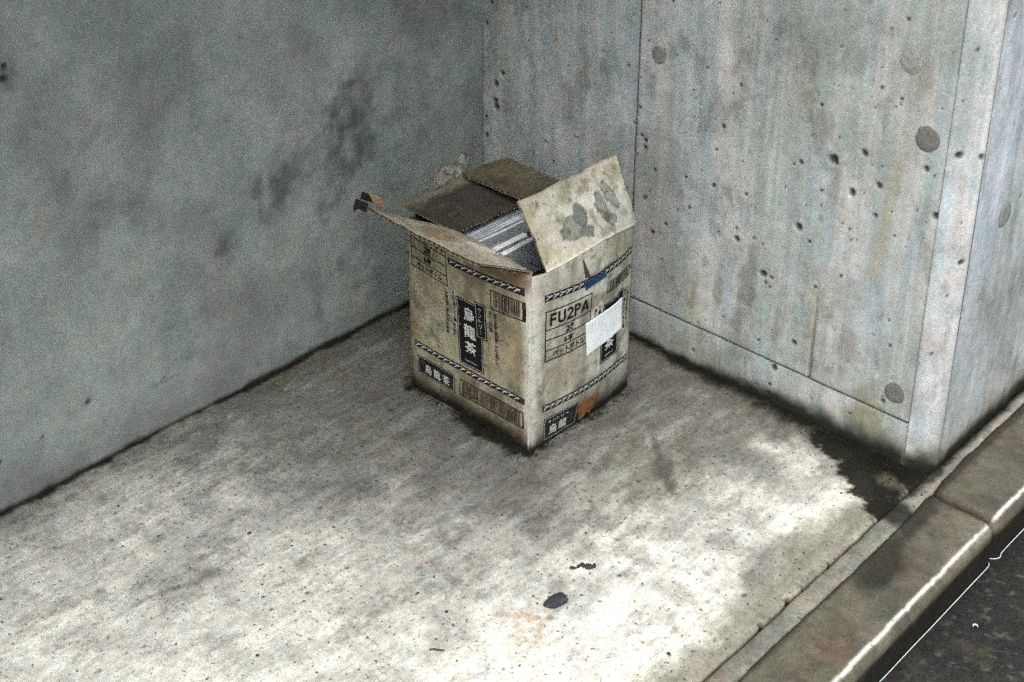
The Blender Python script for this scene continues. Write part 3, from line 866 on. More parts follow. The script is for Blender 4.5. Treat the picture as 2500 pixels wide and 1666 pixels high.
def bulge_r(s, z):
    s = np.clip(s, 0, 1)
    return np.sin(np.pi * s) ** 0.8 * np.minimum(1, 0.4 + np.maximum(z, 0) / 0.1) * (0.011 + 0.035 * z)


def corner_soft(s, L):
    """crushed, rounded vertical corners: pulls the face in within a centimetre of its ends"""
    d = np.minimum(s, 1 - s) * L
    return 0.0028 * np.exp(-np.maximum(d, 0) / 0.005)


def crumple(a, z, seed):
    return (fbm(a, z, 12, 3, seed) - 0.5) * 0.004 + (fbm(a, z, 40, 2, seed + 3) - 0.5) * 0.0012


def face_l(s, z, off=0.0):   # panel facing the open end, printed with the title
    s = np.asarray(s, float); z = np.asarray(z, float)
    x = BX0 + s * LW
    y = BY0 - bulge_l(s, z) + corner_soft(s, LW) - crumple(s * LW, z, 1000) - off
    return np.stack([x, y, z + 0 * x], -1)


def face_r(s, z, off=0.0):   # panel facing the street
    s = np.asarray(s, float); z = np.asarray(z, float)
    y = BY0 + s * RW
    x = BX1 + bulge_r(s, z) - corner_soft(s, RW) + crumple(s * RW, z, 1010) + off
    return np.stack([x, y, z + 0 * y], -1)


def face_b(s, z, off=0.0):   # hidden back panel
    s = np.asarray(s, float); z = np.asarray(z, float)
    x = BX0 + s * LW
    y = BY1 + 0.006 * np.sin(np.pi * np.clip(s, 0, 1)) - corner_soft(s, LW) + off
    return np.stack([x, y + 0 * z, z + 0 * x], -1)


def face_a(s, z, off=0.0):   # hidden panel towards the dark wall
    s = np.asarray(s, float); z = np.asarray(z, float)
    y = BY0 + s * RW
    x = BX0 - 0.008 * np.sin(np.pi * np.clip(s, 0, 1)) * z / 0.3 + corner_soft(s, RW) - off
    return np.stack([x, y + 0 * z, z + 0 * y], -1)


def top_l(s): return 0.309 + 0.012 * s + 0.031 * np.sin(np.pi * np.clip(s, 0, 1))
def top_r(s): return np.interp(s, [0, 0.107, 0.2, 0.3, 0.43, 0.555, 0.7, 0.85, 1.0], [0.313, 0.3145, 0.319, 0.3235, 0.327, 0.3285, 0.326, 0.319, 0.310])
def top_b(s): return 0.326 - 0.016 * s + 0 * s
def top_a(s): return 0.311 + 0.014 * s + 0.010 * np.sin(np.pi * np.clip(s, 0, 1))


def card_colour(a, z, seed, tan, grey, greymix, foot=True):
    n = fbm(a, z, 9, 4, seed); f = fbm(a, z, 40, 4, seed + 4); v = fbm(a, z * 0.12, 55, 3, seed + 8); b = fbm(a, z * .5, 7, 3, seed + 12)
    c = np.ones(a.shape + (3,)) * np.array(tan)
    c = mixc(c, grey, np.clip(greymix + (n - 0.5) * 1.1, 0, 1))
    c = mixc(c, np.array(tan) * 0.62, sstep(0.48, 0.70, v) * 0.5)
    c = mixc(c, (0.22, 0.135, 0.08), sstep(0.57, 0.74, b) * 0.28)
    c = mixc(c, (0.075, 0.068, 0.050), sstep(0.52, 0.70, f) * 0.62)
    c = mixc(c, (0.13, 0.118, 0.09), sstep(0.5, 0.68, fbm(a, z * 0.25, 28, 4, seed + 16)) * 0.45)
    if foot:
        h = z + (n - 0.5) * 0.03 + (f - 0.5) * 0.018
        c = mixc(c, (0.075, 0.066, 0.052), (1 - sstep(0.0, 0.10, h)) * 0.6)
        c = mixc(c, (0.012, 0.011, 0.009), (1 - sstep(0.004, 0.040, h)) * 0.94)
    return c


TAN = (0.262, 0.240, 0.165)
GREY = (0.27, 0.26, 0.225)

carton = empty('cardboard_box', (0.33, -0.25, 0))
tag(carton, 'battered open cardboard carton of bottled tea standing in the corner', 'box')


def slab_panel(fn, topf, L, seed, tan, grey, gm, extra=None):
    ns, nz = int(L / 0.0032), 105
    s1 = np.linspace(0, 1, ns); t1 = np.linspace(0, 1, nz)
    S, T = np.meshgrid(s1, t1, indexing='ij')
    rag = (fbm(S * L, S * 0, 60, 3, seed + 30) - 0.5) * 0.004
    Z = T * (topf(S) + rag * 0.4) + (1 - T) * (0.0004 + 0.004 * fbm(S * L, S * 0, 30, 3, seed + 31))
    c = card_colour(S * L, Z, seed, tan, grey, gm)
    if extra: c = extra(S, Z, c)
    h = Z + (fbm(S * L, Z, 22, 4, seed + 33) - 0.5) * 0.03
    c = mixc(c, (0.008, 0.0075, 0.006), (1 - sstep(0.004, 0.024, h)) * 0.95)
    rm = np.minimum(S, 1 - S) * L
    c = mixc(c, (0.09, 0.075, 0.055), sstep(0.60, 0.74, fbm(S * L, Z, 50, 4, seed + 35, 0.7)) * 0.45)
    Po = fn(S, Z); Pi = fn(S * 0.96 + 0.02, Z, -CT)
    ci = np.ones_like(c) * np.array((0.085, 0.07, 0.052))
    P = np.concatenate([Po, Pi[:, ::-1]], 1); cc = np.concatenate([c, ci[:, ::-1]], 1)
    return P, cc


def extra_l(S, Z, c):
    a = S * LW
    # corner next to the street is bleached, brown damp under the flap
    c = mixc(c, (0.42, 0.42, 0.40), sstep(0.925, 0.985, S) * 0.85)
    c = mixc(c, (0.115, 0.065, 0.028), blob(a, Z, 0.235, 0.303, 0.035, 0.014, -0.1, 0.5, 0.6, 1040, 35) * 0.75)
    c = mixc(c, (0.14, 0.085, 0.04), sstep(0.288, 0.318, Z) * 0.5)
    c = mixc(c, (0.24, 0.13, 0.075), blob(a, Z, 0.075, 0.215, 0.018, 0.03, 0, 0.6, 0.7, 1041, 40) * 0.35)
    c = mixc(c, (0.20, 0.125, 0.05), blob(a, Z, 0.012, 0.125, 0.012, 0.03, 0, 0.6, 0.7, 1042, 40) * 0.5)
    c = mixc(c, (0.11, 0.05, 0.02), blob(a, Z, 0.255, 0.022, 0.010, 0.018, 0, 0.6, 0.6, 1043, 60) * 0.6)
    return c


def extra_r(S, Z, c):
    a = S * RW
    c = mixc(c, (0.50, 0.50, 0.485), (1 - sstep(0.01, 0.085, S)) * 0.75)
    c = mixc(c, (0.15, 0.14, 0.12), sstep(0.93, 1.0, S) * 0.4)
    c = mixc(c, (0.21, 0.19, 0.12), blob(a, Z, 0.205, 0.30, 0.04, 0.02, -.2, 0.6, 0.6, 1050, 30) * 0.5)
    c = mixc(c, (0.02, 0.02, 0.02), blob(a, Z, 0.158, 0.276, 0.022, 0.006, -.05, 0.5, 0.5, 1051, 60) * 0.85)
    return c


def mk_panel(fn, topf, L, seed, tan, grey, gm, extra, flip):
    P, c = slab_panel(fn, topf, L, seed, tan, grey, gm, extra)
    return keep(finish('side_panel', grid_mesh('side_panel', P, c, flip), M_CARD), carton)


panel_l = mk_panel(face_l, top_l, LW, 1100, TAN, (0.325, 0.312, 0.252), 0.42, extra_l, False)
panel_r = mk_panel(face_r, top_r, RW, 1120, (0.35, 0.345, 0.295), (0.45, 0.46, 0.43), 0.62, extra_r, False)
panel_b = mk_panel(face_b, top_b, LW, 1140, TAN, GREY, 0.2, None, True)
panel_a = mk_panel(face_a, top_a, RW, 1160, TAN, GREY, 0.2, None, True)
keep(finish('bottom_panel', box_mesh('bottom_panel', (BX0 + .006, BY0 + .006, 0.001), (BX1 - .006, BY1 - .006, 0.006), (0.09, 0.07, 0.05)), M_CARD, None, False), carton)


# ---- flaps with real fluting in their cut edge
def flap(Hf, Ff, colf, seed, warp=0.004, ns=90, nv=40, rag=0.004, t=0.0042, pitch=0.0085, flip=False, ends=(0, 0), name='flap'):
    s1 = np.linspace(0, 1, ns); v1 = np.linspace(0, 1, nv)
    S, V = np.meshgrid(s1, v1, indexing='ij')
    H = np.array([Hf(s) for s in s1]); F = np.array([Ff(s) for s in s1])
    L = np.linalg.norm(F[0] - F[-1])
    wd = np.linalg.norm(F - H, axis=1)
    ragv = (fbm(s1 * L, s1 * 0, 45, 4, seed) - 0.5) * 2 * rag
    Vr = V * (1 + (ragv / wd)[:, None])
    P = H[:, None] * (1 - Vr[..., None]) + F[:, None] * Vr[..., None]
    # ragged ends
    e0 = (fbm(v1 * 0.12, v1 * 0, 60, 3, seed + 1) - 0.5) * ends[0]; e1 = (fbm(v1 * 0.12, v1 * 0, 60, 3, seed + 2) - 0.5) * ends[1]
    du = (F[-1] - F[0]) / L
    P += du * ((e0[None] * (1 - S) ** 6 + e1[None] * S ** 6)[..., None])
    nrm = np.cross(np.gradient(P, axis=0), np.gradient(P, axis=1))
    nrm /= np.linalg.norm(nrm, axis=-1, keepdims=True) + 1e-12
    if flip: nrm = -nrm
    w = (fbm(S * L, V * 0.12, 9, 3, seed + 5) - 0.5) * 2 * warp + (fbm(S * L, V * 0.12, 35, 3, seed + 6) - 0.5) * warp * 0.35
    P = P + nrm * (w * sstep(0.0, 0.4, V))[..., None]
    c = colf(S * L, V * 0.115, S, V)
    V_, F_, C_ = [], [], []
    base = 0

    def add(Pg, cg, fl):
        nonlocal base
        nu, nw = Pg.shape[:2]
        V_.append(Pg.reshape(-1, 3)); C_.append(cg.reshape(-1, 3))
        i = np.arange(nu * nw).reshape(nu, nw) + base
        a, b, cc, d = i[:-1, :-1], i[1:, :-1], i[1:, 1:], i[:-1, 1:]
        q = np.stack([a, d, cc, b] if fl else [a, b, cc, d], -1).reshape(-1, 4)
        F_.append(q); base += nu * nw
    lt = 0.0006
    dark = c * 0 + np.array((0.12, 0.10, 0.072))
    edgec = np.array((0.33, 0.29, 0.21))
    for sgn in (1, -1):
        outer = P + nrm * (sgn * t / 2); inner = P + nrm * (sgn * (t / 2 - lt))
        G = np.concatenate([outer, inner[:, ::-1]], 1)
        cg = np.concatenate([c if sgn == 1 else c * 0.8, dark[:, ::-1]], 1)
        # liner's cut edge
        add(G, cg, (sgn < 0) ^ flip)
    # fluted medium
    nf = int(L / pitch) * 8
    sf = np.linspace(0, 1, nf); vf = v1[::3]
    fi = np.interp
    wave = np.sin(sf * L / pitch * 2 * math.pi) * (t / 2 - lt)
    Pf = np.zeros((nf, len(vf), 3))
    for k, j in enumerate(range(0, nv, 3)):
        for d in range(3):
            Pf[:, k, d] = np.interp(sf, s1, P[:, j, d]) + np.interp(sf, s1, nrm[:, j, d]) * wave
    add(Pf, np.ones_like(Pf) * np.array((0.20, 0.17, 0.115)), False)
    Vv = np.concatenate(V_); Ff_ = np.concatenate(F_); Cc = np.concatenate(C_)
    me = bpy.data.meshes.new(name)
    me.from_pydata(Vv.tolist(), [], Ff_.tolist())
    set_col(me, Cc)
    me.update()
    return keep(finish(name, me, M_CARD), carton)


def col_front(a, v, S, V):
    n = fbm(a, v, 18, 4, 1201); f = fbm(a, v, 60, 3, 1205)
    c = np.ones(a.shape + (3,)) * np.array((0.36, 0.33, 0.275))
    c = mixc(c, (0.25, 0.15, 0.085), sstep(0.5, 0.7, fbm(a, v, 14, 3, 1207)) * 0.7)
    c = mixc(c, (0.46, 0.45, 0.42), sstep(0.5, 0.7, n) * 0.6)
    c = mixc(c, (0.10, 0.085, 0.06), sstep(0.6, 0.78, f) * 0.5)
    c = mixc(c, (0.13, 0.11, 0.085), (1 - sstep(0.0, 0.22, V)) * 0.5)
    return c


def col_street(a, v, S, V):
    n = fbm(a, v, 16, 4, 1221); f = fbm(a, v, 70, 3, 1225)
    c = np.ones(a.shape + (3,)) * np.array((0.35, 0.335, 0.275))
    c = mixc(c, (0.44, 0.44, 0.415), sstep(0.45, 0.65, n) * 0.7)
    c = mixc(c, (0.22, 0.20, 0.14), sstep(0.46, 0.72, fbm(a, v, 22, 3, 1227)) * 0.7)
    c = mixc(c, (0.15, 0.138, 0.105), sstep(0.56, 0.78, f) * 0.6)
    for ca, cv, ra, rv, an, k in ((0.070, 0.040, 0.026, 0.016, 0.2, .60), (0.092, 0.052, 0.012, 0.018, -.3, .8), (0.090, 0.026, 0.012, 0.010, 0, .75), (0.142, 0.052, 0.009, 0.026, -.15, .60),
                                  (0.168, 0.060, 0.013, 0.024, 0.2, .55), (0.150, 0.024, 0.014, 0.008, 0.2, .6), (0.128, 0.012, 0.02, 0.005, 0.1, .45)):
        m = blob(a, v, ca, cv, ra, rv, an, 0.45, 0.12, 1229, 75)
        c = mixc(c, (0.14, 0.15, 0.14), m * min(1, k * 1.25))
        c = mixc(c, (0.03, 0.03, 0.027), 4 * m * (1 - m) * 0.75)
    c = mixc(c, (0.06, 0.06, 0.055), sstep(0.66, 0.72, fbm(a, v, 55, 3, 1231)) * blob(a, v, 0.10, 0.045, 0.06, 0.035, 0, .4, .5, 1233) * 0.8)
    c = mixc(c, (0.58, 0.575, 0.55), (1 - sstep(0.0, 0.05, V)) * 0.7)
    c = mixc(c, (0.15, 0.135, 0.10), sstep(0.955, 1.0, V) * 0.5)
    return c


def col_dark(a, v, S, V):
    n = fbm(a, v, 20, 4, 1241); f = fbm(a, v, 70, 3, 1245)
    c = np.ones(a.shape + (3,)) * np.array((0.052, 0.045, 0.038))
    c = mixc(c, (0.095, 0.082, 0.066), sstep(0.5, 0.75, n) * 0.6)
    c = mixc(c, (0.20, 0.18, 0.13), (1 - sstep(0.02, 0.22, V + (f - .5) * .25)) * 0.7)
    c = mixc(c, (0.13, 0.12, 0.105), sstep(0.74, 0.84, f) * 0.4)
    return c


def col_back(a, v, S, V):
    n = fbm(a, v, 20, 4, 1261); f = fbm(a, v, 70, 3, 1265)
    c = np.ones(a.shape + (3,)) * np.array((0.105, 0.093, 0.073))
    c = mixc(c, (0.155, 0.14, 0.092), (1 - sstep(0.0, 0.55, S + (n - .5) * .4)) * 0.75)
    c = mixc(c, (0.06, 0.054, 0.046), sstep(0.45, 0.7, n) * 0.7)
    c = mixc(c, (0.20, 0.185, 0.13), (1 - sstep(0.0, 0.08, V)) * 0.3)
    return c


def lerp(a, b, t): return np.array(a) * (1 - t) + np.array(b) * t


# flap towards the viewer, sticking out and up
flap(lambda s: face_l(s, top_l(s), 0.0) + np.array((0, 0.001, 0.0)),
     lambda s: lerp((0.187, -0.464, 0.3765), (0.448, -0.466, 0.3675), s) + np.array((0, -0.006, -0.002)) * math.sin(math.pi * s), col_front, 1300, 0.0025, rag=0.003, flip=True, ends=(0.008, 0.006), t=0.0052, pitch=0.0095)
# flap on the street side, standing up and leaning in
flap(lambda s: face_r(0.105 + 0.905 * s, top_r(0.105 + 0.905 * s), 0.0) + np.array((0, 0, 0.0005)),
     lambda s: lerp((0.4051, -0.3395, 0.4052), (0.4136, -0.1260, 0.4116), s), col_street, 1320, 0.003, rag=0.0022, flip=False, ends=(0.007, 0.006), t=0.0046)
# short flap folded in on the dark side
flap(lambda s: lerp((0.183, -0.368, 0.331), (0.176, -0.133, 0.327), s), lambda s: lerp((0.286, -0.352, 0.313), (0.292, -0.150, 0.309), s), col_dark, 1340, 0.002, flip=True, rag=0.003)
# far flap folded in almost level
flap(lambda s: face_b(s * 0.96 + 0.0, top_b(s) + 0.006, 0.0) + np.array((-0.012, 0, 0)), lambda s: lerp((0.178, -0.232, 0.336), (0.450, -0.222, 0.334), s), col_back, 1360, 0.002, flip=False, rag=0.003, t=0.0052, pitch=0.0095)


# ---- crumpled torn remnant at the back corner
def build_torn():
    nu, nv = 34, 26
    U, V = np.meshgrid(np.linspace(0, 1, nu), np.linspace(0, 1, nv), indexing='ij')
    p00, p10, p11, p01 = [np.array(p) for p in ((0.184, -0.302, 0.330), (0.176, -0.210, 0.336), (0.150, -0.188, 0.348), (0.156, -0.272, 0.342))]
    P = (p00 * ((1 - U) * (1 - V))[..., None] + p10 * (U * (1 - V))[..., None] + p11 * (U * V)[..., None] + p01 * ((1 - U) * V)[..., None])
    d = np.array((0.5, -0.45, 0.74))
    h = 0.010 * np.abs(np.sin(U * 8 + V * 3 + 2 * vnoise(U * 4, V * 4, 1401))) + 0.012 * (fbm(U, V, 5, 3, 1405) - 0.5)
    P = P + d * h[..., None]
    P[..., 2] += 0.012 * (fbm(U, V * 0, 7, 3, 1407) - 0.4) * V
    n = fbm(U, V, 6, 4, 1409)
    c = np.ones(U.shape + (3,)) * np.array((0.18, 0.17, 0.15))
    c = mixc(c, (0.30, 0.29, 0.265), sstep(0.45, 0.65, n) * 0.8)
    c = mixc(c, (0.05, 0.045, 0.04), sstep(0.55, 0.75, fbm(U, V, 10, 3, 1411)) * 0.8)
    P2 = P - d * 0.0018
    G = np.concatenate([P, P2[:, ::-1]], 1)
    keep(finish('torn_scrap', grid_mesh('torn_scrap', G, np.concatenate([c, c[:, ::-1]], 1)), M_CARD), carton)


build_torn()


def ribbon_part(name, rows, mat, thick=0.0006, parent=None, ragged=0.0, seed=0):
    """thin sheet through a grid of points (rows of equal length), given thickness along its normal"""
    P = np.array(rows, float)
    nrm = np.cross(np.gradient(P, axis=0), np.gradient(P, axis=1))
    nrm /= np.linalg.norm(nrm, axis=-1, keepdims=True) + 1e-12
    G = np.concatenate([P + nrm * thick / 2, (P - nrm * thick / 2)[:, ::-1], (P + nrm * thick / 2)[:, :1]], 1)
    return keep(finish(name, grid_mesh(name, G), mat, None, True), parent or carton)


# black tape still stuck to the flap's outer corner, and a tan tag of torn liner
def build_tape():
    rows = []
    for u in np.linspace(0, 1, 9):
        r = []
        for v in np.linspace(0, 1, 9):
            p = lerp(lerp((0.180, -0.466, 0.3545), (0.212, -0.4665, 0.3710), u), lerp((0.186, -0.4655, 0.3800), (0.212, -0.463, 0.3800), u), v)
            p = p + np.array((0, -0.003 * math.sin(v * 3), 0.004 * math.sin(u * 5) * (1 - v)))
            r.append(p)
        rows.append(r)
    ribbon_part('tape', rows, M_TAPE)
    rows = []
    for u in np.linspace(0, 1, 7):
        r = []
        for v in np.linspace(0, 1, 8):
            p = lerp(lerp((0.1905, -0.462, 0.3800), (0.212, -0.455, 0.3780), u), lerp((0.196, -0.4615, 0.394), (0.210, -0.4605, 0.394), u), v)
            r.append(p)
        rows.append(r)
    ribbon_part('tape', rows, M_TAPE)
    rows = []
    for u in np.linspace(0, 1, 7):
        r = []
        for v in np.linspace(0, 1, 8):
            p = lerp(lerp((0.212, -0.455, 0.3795), (0.238, -0.452, 0.3775), u), lerp((0.211, -0.4605, 0.395), (0.236, -0.4595, 0.397), u), v)
            r.append(p)
        rows.append(r)
    return ribbon_part('torn_liner', rows, M_TAN)


M_TAN = plain_mat('torn_tan_liner', (0.33, 0.23, 0.145), 0.95, wear_or_glint=(0.22, 0.15, 0.09), scale=60, spec=0.1)
build_tape()


# rolled-up strip of peeled liner on the front flap
def build_curl():
    rows = []
    for u in np.linspace(0, 1, 12):
        r = []
        cen = lerp((0.372, -0.412, 0.352), (0.418, -0.398, 0.346), u)
        for a in np.linspace(0, 5.2, 16):
            rad = 0.0052 - 0.0004 * a
            r.append(cen + np.array((0.1, -0.75 * math.cos(a) * rad - 0.0, math.sin(a) * rad)))
            r[-1] = cen + np.array((0.0, -math.cos(a) * rad, math.sin(a) * rad * 0.8))
        rows.append(r)
    ribbon_part('peeled_liner', rows, M_LIN, 0.0007)


M_LIN = plain_mat('peeled_pale_liner', (0.34, 0.31, 0.245), 0.95, wear_or_glint=(0.2, 0.16, 0.11), scale=60, spec=0.1)
build_curl()


# ------------------------------------------------------------------ printing on the carton
class Print:
    """flat print: shapes given in millimetres across the panel and above the floor, laid on the bulged panel"""
    def __init__(self, fn, L):
        self.fn, self.L = fn, L
        self.V, self.F, self.M = [], [], []

    def poly(self, pts, tris, slot, lift):
        b = len(self.V)
        a = np.array(pts, float)
        P = self.fn(a[:, 0] / 1000 / self.L, a[:, 1] / 1000, lift)
        self.V += [tuple(p) for p in P]
        for t in tris:
            self.F.append(tuple(b + i for i in t)); self.M.append(slot)

    def rect(self, x0, x1, z0, z1, slot=0, lift=0.00035, step=5.0, skew=0.0):
        nx = max(1, int(math.ceil((x1 - x0) / step))); nz = max(1, int(math.ceil((z1 - z0) / step)))
        pts = []; tr = []
        for i in range(nx + 1):
            for j in range(nz + 1):
                z = z0 + (z1 - z0) * j / nz
                pts.append((x0 + (x1 - x0) * i / nx + skew * (z - z0), z))
        for i in range(nx):
            for j in range(nz):
                a = i * (nz + 1) + j
                tr.append((a, a + nz + 1, a + nz + 2, a + 1))
        self.poly(pts, tr, slot, lift)

    def frame(self, x0, x1, z0, z1, w, slot=0, lift=0.0004):
        self.rect(x0, x1, z0, z0 + w, slot, lift); self.rect(x0, x1, z1 - w, z1, slot, lift)
        self.rect(x0, x0 + w, z0 + w, z1 - w, slot, lift); self.rect(x1 - w, x1, z0 + w, z1 - w, slot, lift)

    def stroke(self, pts, w, slot=1, lift=0.0007):
        p = np.array(pts, float)
        d = np.gradient(p, axis=0); d /= np.linalg.norm(d, axis=1, keepdims=True) + 1e-9
        n = np.stack([-d[:, 1], d[:, 0]], 1)
        ww = (np.asarray(w) if np.ndim(w) else np.full(len(p), w))[:, None] / 2
        q = np.concatenate([p + n * ww, p - n * ww])
        k = len(p)
        self.poly(q, [(i, k + i, k + i + 1, i + 1) for i in range(k - 1)], slot, lift)

    def text(self, s, x0, x1, z0, z1, slot=0, lift=0.0007, bold=0.0):
        V, T = text_mesh(s, bold)
        lo, hi = V.min(0), V.max(0)
        V = (V - lo) / (hi - lo) * np.array((x1 - x0, z1 - z0)) + np.array((x0, z0))
        self.poly(V, T, slot, lift)

    def column(self, s, x0, x1, z1, z0, slot=0, lift=0.0007, fill=0.90, bold=0.04):
        h = (z1 - z0) / len(s)
        for i, ch in enumerate(s):
            if ch == ' ': continue
            zz = z1 - (i + 1) * h
            if ch == 'ー':
                xm = (x0 + x1) / 2
                self.rect(xm - (x1 - x0) * .06, xm + (x1 - x0) * .06, zz + h * .12, zz + h * .88, slot, lift); continue
            self.text(ch, x0, x1, zz + h * (1 - fill) / 2, zz + h * (1 + fill) / 2, slot, lift, bold)

    def done(self, name, parent, mats):
        me = raw_mesh(name, self.V, self.F)
        o = finish(name, me, mats, None, True)
        me.polygons.foreach_set('material_index', self.M)
        keep(o, parent)
        o.parent = parent
        o.matrix_parent_inverse = parent.matrix_world.inverted()
        return o


_tc = {}


def text_mesh(s, bold=0.0):
    key = (s, bold)
    if key not in _tc:
        cu = bpy.data.curves.new('glyph', 'FONT')
        cu.body = s
        cu.size = 1.0
        cu.offset = bold
        cu.resolution_u = 3
        ob = bpy.data.objects.new('glyph', cu)
        COL.objects.link(ob)
        bpy.context.view_layer.update()
        dg = bpy.context.evaluated_depsgraph_get()
        me = bpy.data.meshes.new_from_object(ob.evaluated_get(dg))
        me.calc_loop_triangles()
        V = np.array([v.co[:2] for v in me.vertices]) if len(me.vertices) else np.array([[0., 0], [1, 0], [1, 1]])
        T = [tuple(t.vertices) for t in me.loop_triangles] or [(0, 1, 2)]
        bpy.data.objects.remove(ob); bpy.data.curves.remove(cu); bpy.data.meshes.remove(me)
        _tc[key] = (V, T)
    return _tc[key]


bpy.context.view_layer.update()
random.seed(4)
INK2 = [M_INK, M_PALE]
INKW2 = [M_INKW, M_PALE]


def wave_band(fn, L, parent, x0, x1, z0, z1, mats, period=13.0):
    p = Print(fn, L)
    p.rect(x0, x1, z0, z1, 0)
    h = z1 - z0; zm = (z0 + z1) / 2
    n = int((x1 - x0 - 3) / period)
    for i in range(n):
        a = x0 + 2 + i * period
        t = np.linspace(0, 1, 10)
        # long swelling back of each wave, then its curl and a short spray stroke
        p.stroke(np.stack([a + t * period * .95, zm - h * .30 + h * .48 * np.sin(t * np.pi * .62) ** 1.5], 1), 0.8 + 1.3 * np.sin(np.pi * t))
        ang = np.linspace(-0.4, 4.3, 11)
        rr = 2.3 - 0.28 * ang
        p.stroke(np.stack([a + period * .62 + rr * np.cos(ang), zm + h * .05 + rr * np.sin(ang)], 1), 1.05)
        p.stroke(np.stack([a + t * period * .42, zm + h * .12 + h * .20 * np.sin(t * 3.1)], 1), 0.5 + 0.7 * t)
    p.done('printed_band', parent, mats)


def barcode(fn, L, parent, x0, x1, z0, z1, mats, thick=2.0, right=5.0, seed=1, bot=3.0):
    p = Print(fn, L)
    p.rect(x0, x1, z0, z0 + thick); p.rect(x0, x1, z1 - thick, z1)
    p.rect(x0, x0 + thick, z0 + thick, z1 - thick); p.rect(x1 - right, x1, z0 + thick, z1 - thick)
    r = random.Random(seed)
    x = x0 + thick + 4
    while x < x1 - right - 5:
        w = r.choice((0.9, 1.2, 1.6, 2.2))
        p.rect(x, x + w, z0 + thick + bot, z1 - thick - 0.8, 0, 0.00035, 8)
        x += w + r.choice((0.7, 0.9, 1.4))
    x = x0 + thick + 8
    while bot > 2 and x < x1 - right - 8:
        p.text(r.choice('0123456789'), x, x + 2.0, z0 + thick + 0.2, z0 + thick + bot - 0.3)
        x += 3.6
    p.done('printed_barcode', parent, mats)


def title_block(fn, L, parent, x0, x1, z0, z1, sx0, sx1, sz0, sz1, mats, chars, chx, maker='サントリー'):
    p = Print(fn, L)
    p.rect(x0, x1, z0, z1, 0)
    p.rect(sx0, sx1, sz0, sz1, 0, 0.0006)
    p.frame(x0 + 2.2, x1 - 2.2, z0 + 2.2, z1 - 2.2, 0.7, 1, 0.0005)
    p.rect(sx0 - 0.4, sx0 + 0.4, sz0, min(sz1, z1 - 1), 0, 0.0007)
    p.frame(sx0 + 1.6, sx1 - 2.2, sz0 + 2.2, sz1 - 1.8, 0.6, 1, 0.0008)
    if maker:
        p.column(maker, sx0 + 7, sx0 + 12.5, sz1 - 8, sz0 + 8, 1, 0.0009, 0.7, 0.004)
    for ch, (a, b, c, d) in zip(chars, chx):
        p.text(ch, a, b, c, d, 1, 0.0008, 0.018)
    p.text('SUNTORY', x0 + 13, x1 - 14, z0 + 9, z0 + 12.5, 1, 0.0008)
    p.rect(x0 + 5.5, x0 + 7.5, z1 - 20, z1 - 18.5, 1, 0.0008); p.rect(x0 + 5.5, x0 + 6.7, z1 - 38, z1 - 36, 1, 0.0008); p.rect(x0 + 5.5, x0 + 7.2, z1 - 52, z1 - 50, 1, 0.0008)
    return p.done('printed_title', parent, mats)


def caps(p, s, x0, x1, z0, z1, sw=0.17, lift=0.0007):
    """heavy sans capitals drawn as strokes"""
    wds = {'F': .60, 'U': .72, '2': .64, 'P': .66, 'A': .78}
    gap = 0.12
    tot = sum(wds[c] for c in s) + gap * (len(s) - 1)
    kx = (x1 - x0) / tot; kz = z1 - z0
    x = x0
    w = sw * (kx + kz) / 2

    def path(pts):
        q = []
        for a, b in zip(pts[:-1], pts[1:]):
            for t in np.linspace(0, 1, 5)[:-1]: q.append((a[0] + (b[0] - a[0]) * t, a[1] + (b[1] - a[1]) * t))
        q.append(pts[-1])
        p.stroke([(x + a * kx, z0 + b * kz) for a, b in q], w, 0, lift)

    def arc(cx, cz, rx, rz, a0, a1, n=14):
        return [(cx + rx * math.cos(math.radians(a)), cz + rz * math.sin(math.radians(a))) for a in np.linspace(a0, a1, n)]
    h = sw / 2
    for c in s:
        wd = wds[c]
        if c == 'F':
            path([(h, 0), (h, 1)]); path([(h, 1 - h), (wd, 1 - h)]); path([(h, .5), (wd * .9, .5)])
        elif c == 'U':
            path([(h, 1), (h, .32)] + arc(wd / 2, .32, wd / 2 - h, .32 - h, 180, 360) + [(wd - h, 1)])
        elif c == '2':
            path(arc(wd / 2, .70, wd / 2 - h, .30 - h, 170, -35) + [(h * 1.3, h * 1.6)]); path([(0, h), (wd, h)])
        elif c == 'P':
            path([(h, 0), (h, 1)]); path([(h, 1 - h), (wd * .55, 1 - h)] + arc(wd * .55, .70, wd * .45 - h, .30 - h, 90, -90) + [(h, .40 + h)])
        elif c == 'A':
            path([(h * .6, 0), (wd / 2, 1 - h * .5)]); path([(wd / 2, 1 - h * .5), (wd - h * .6, 0)]); path([(wd * .22, .27), (wd * .78, .27)])
        x += (wd + gap) * kx


def spec_table(fn, L, parent, x0, x1, zs, mats, ink=0, w=2.0):
    p = Print(fn, L)
    z_bot, z3, z2, z1, z_top = zs
    p.frame(x0, x1, z_bot, z_top, w, 0, 0.0004)
    for z in (z3, z2, z1): p.rect(x0 + w, x1 - w, z - 0.95, z + 0.95, 0, 0.0004)
    W = x1 - x0; h1 = z_top - z1
    caps(p, 'FU2PA', x0 + W * .085, x1 - W * .075, z1 + h1 * .17, z_top - h1 * .19, 0.19)
    h = z1 - z2
    p.text('2ℓ', x0 + W * .40, x0 + W * .58, z2 + h * .16, z1 - h * .16, 0, 0.0006, 0.04)
    p.text('6本', x0 + W * .38, x0 + W * .60, z3 + h * .14, z2 - h * .14, 0, 0.0006, 0.03)
    p.text('ペットボトル', x0 + W * .16, x0 + W * .86, z_bot + h * .17, z3 - h * .15, 0, 0.0006, 0.028)
    p.done('printed_table', parent, mats)


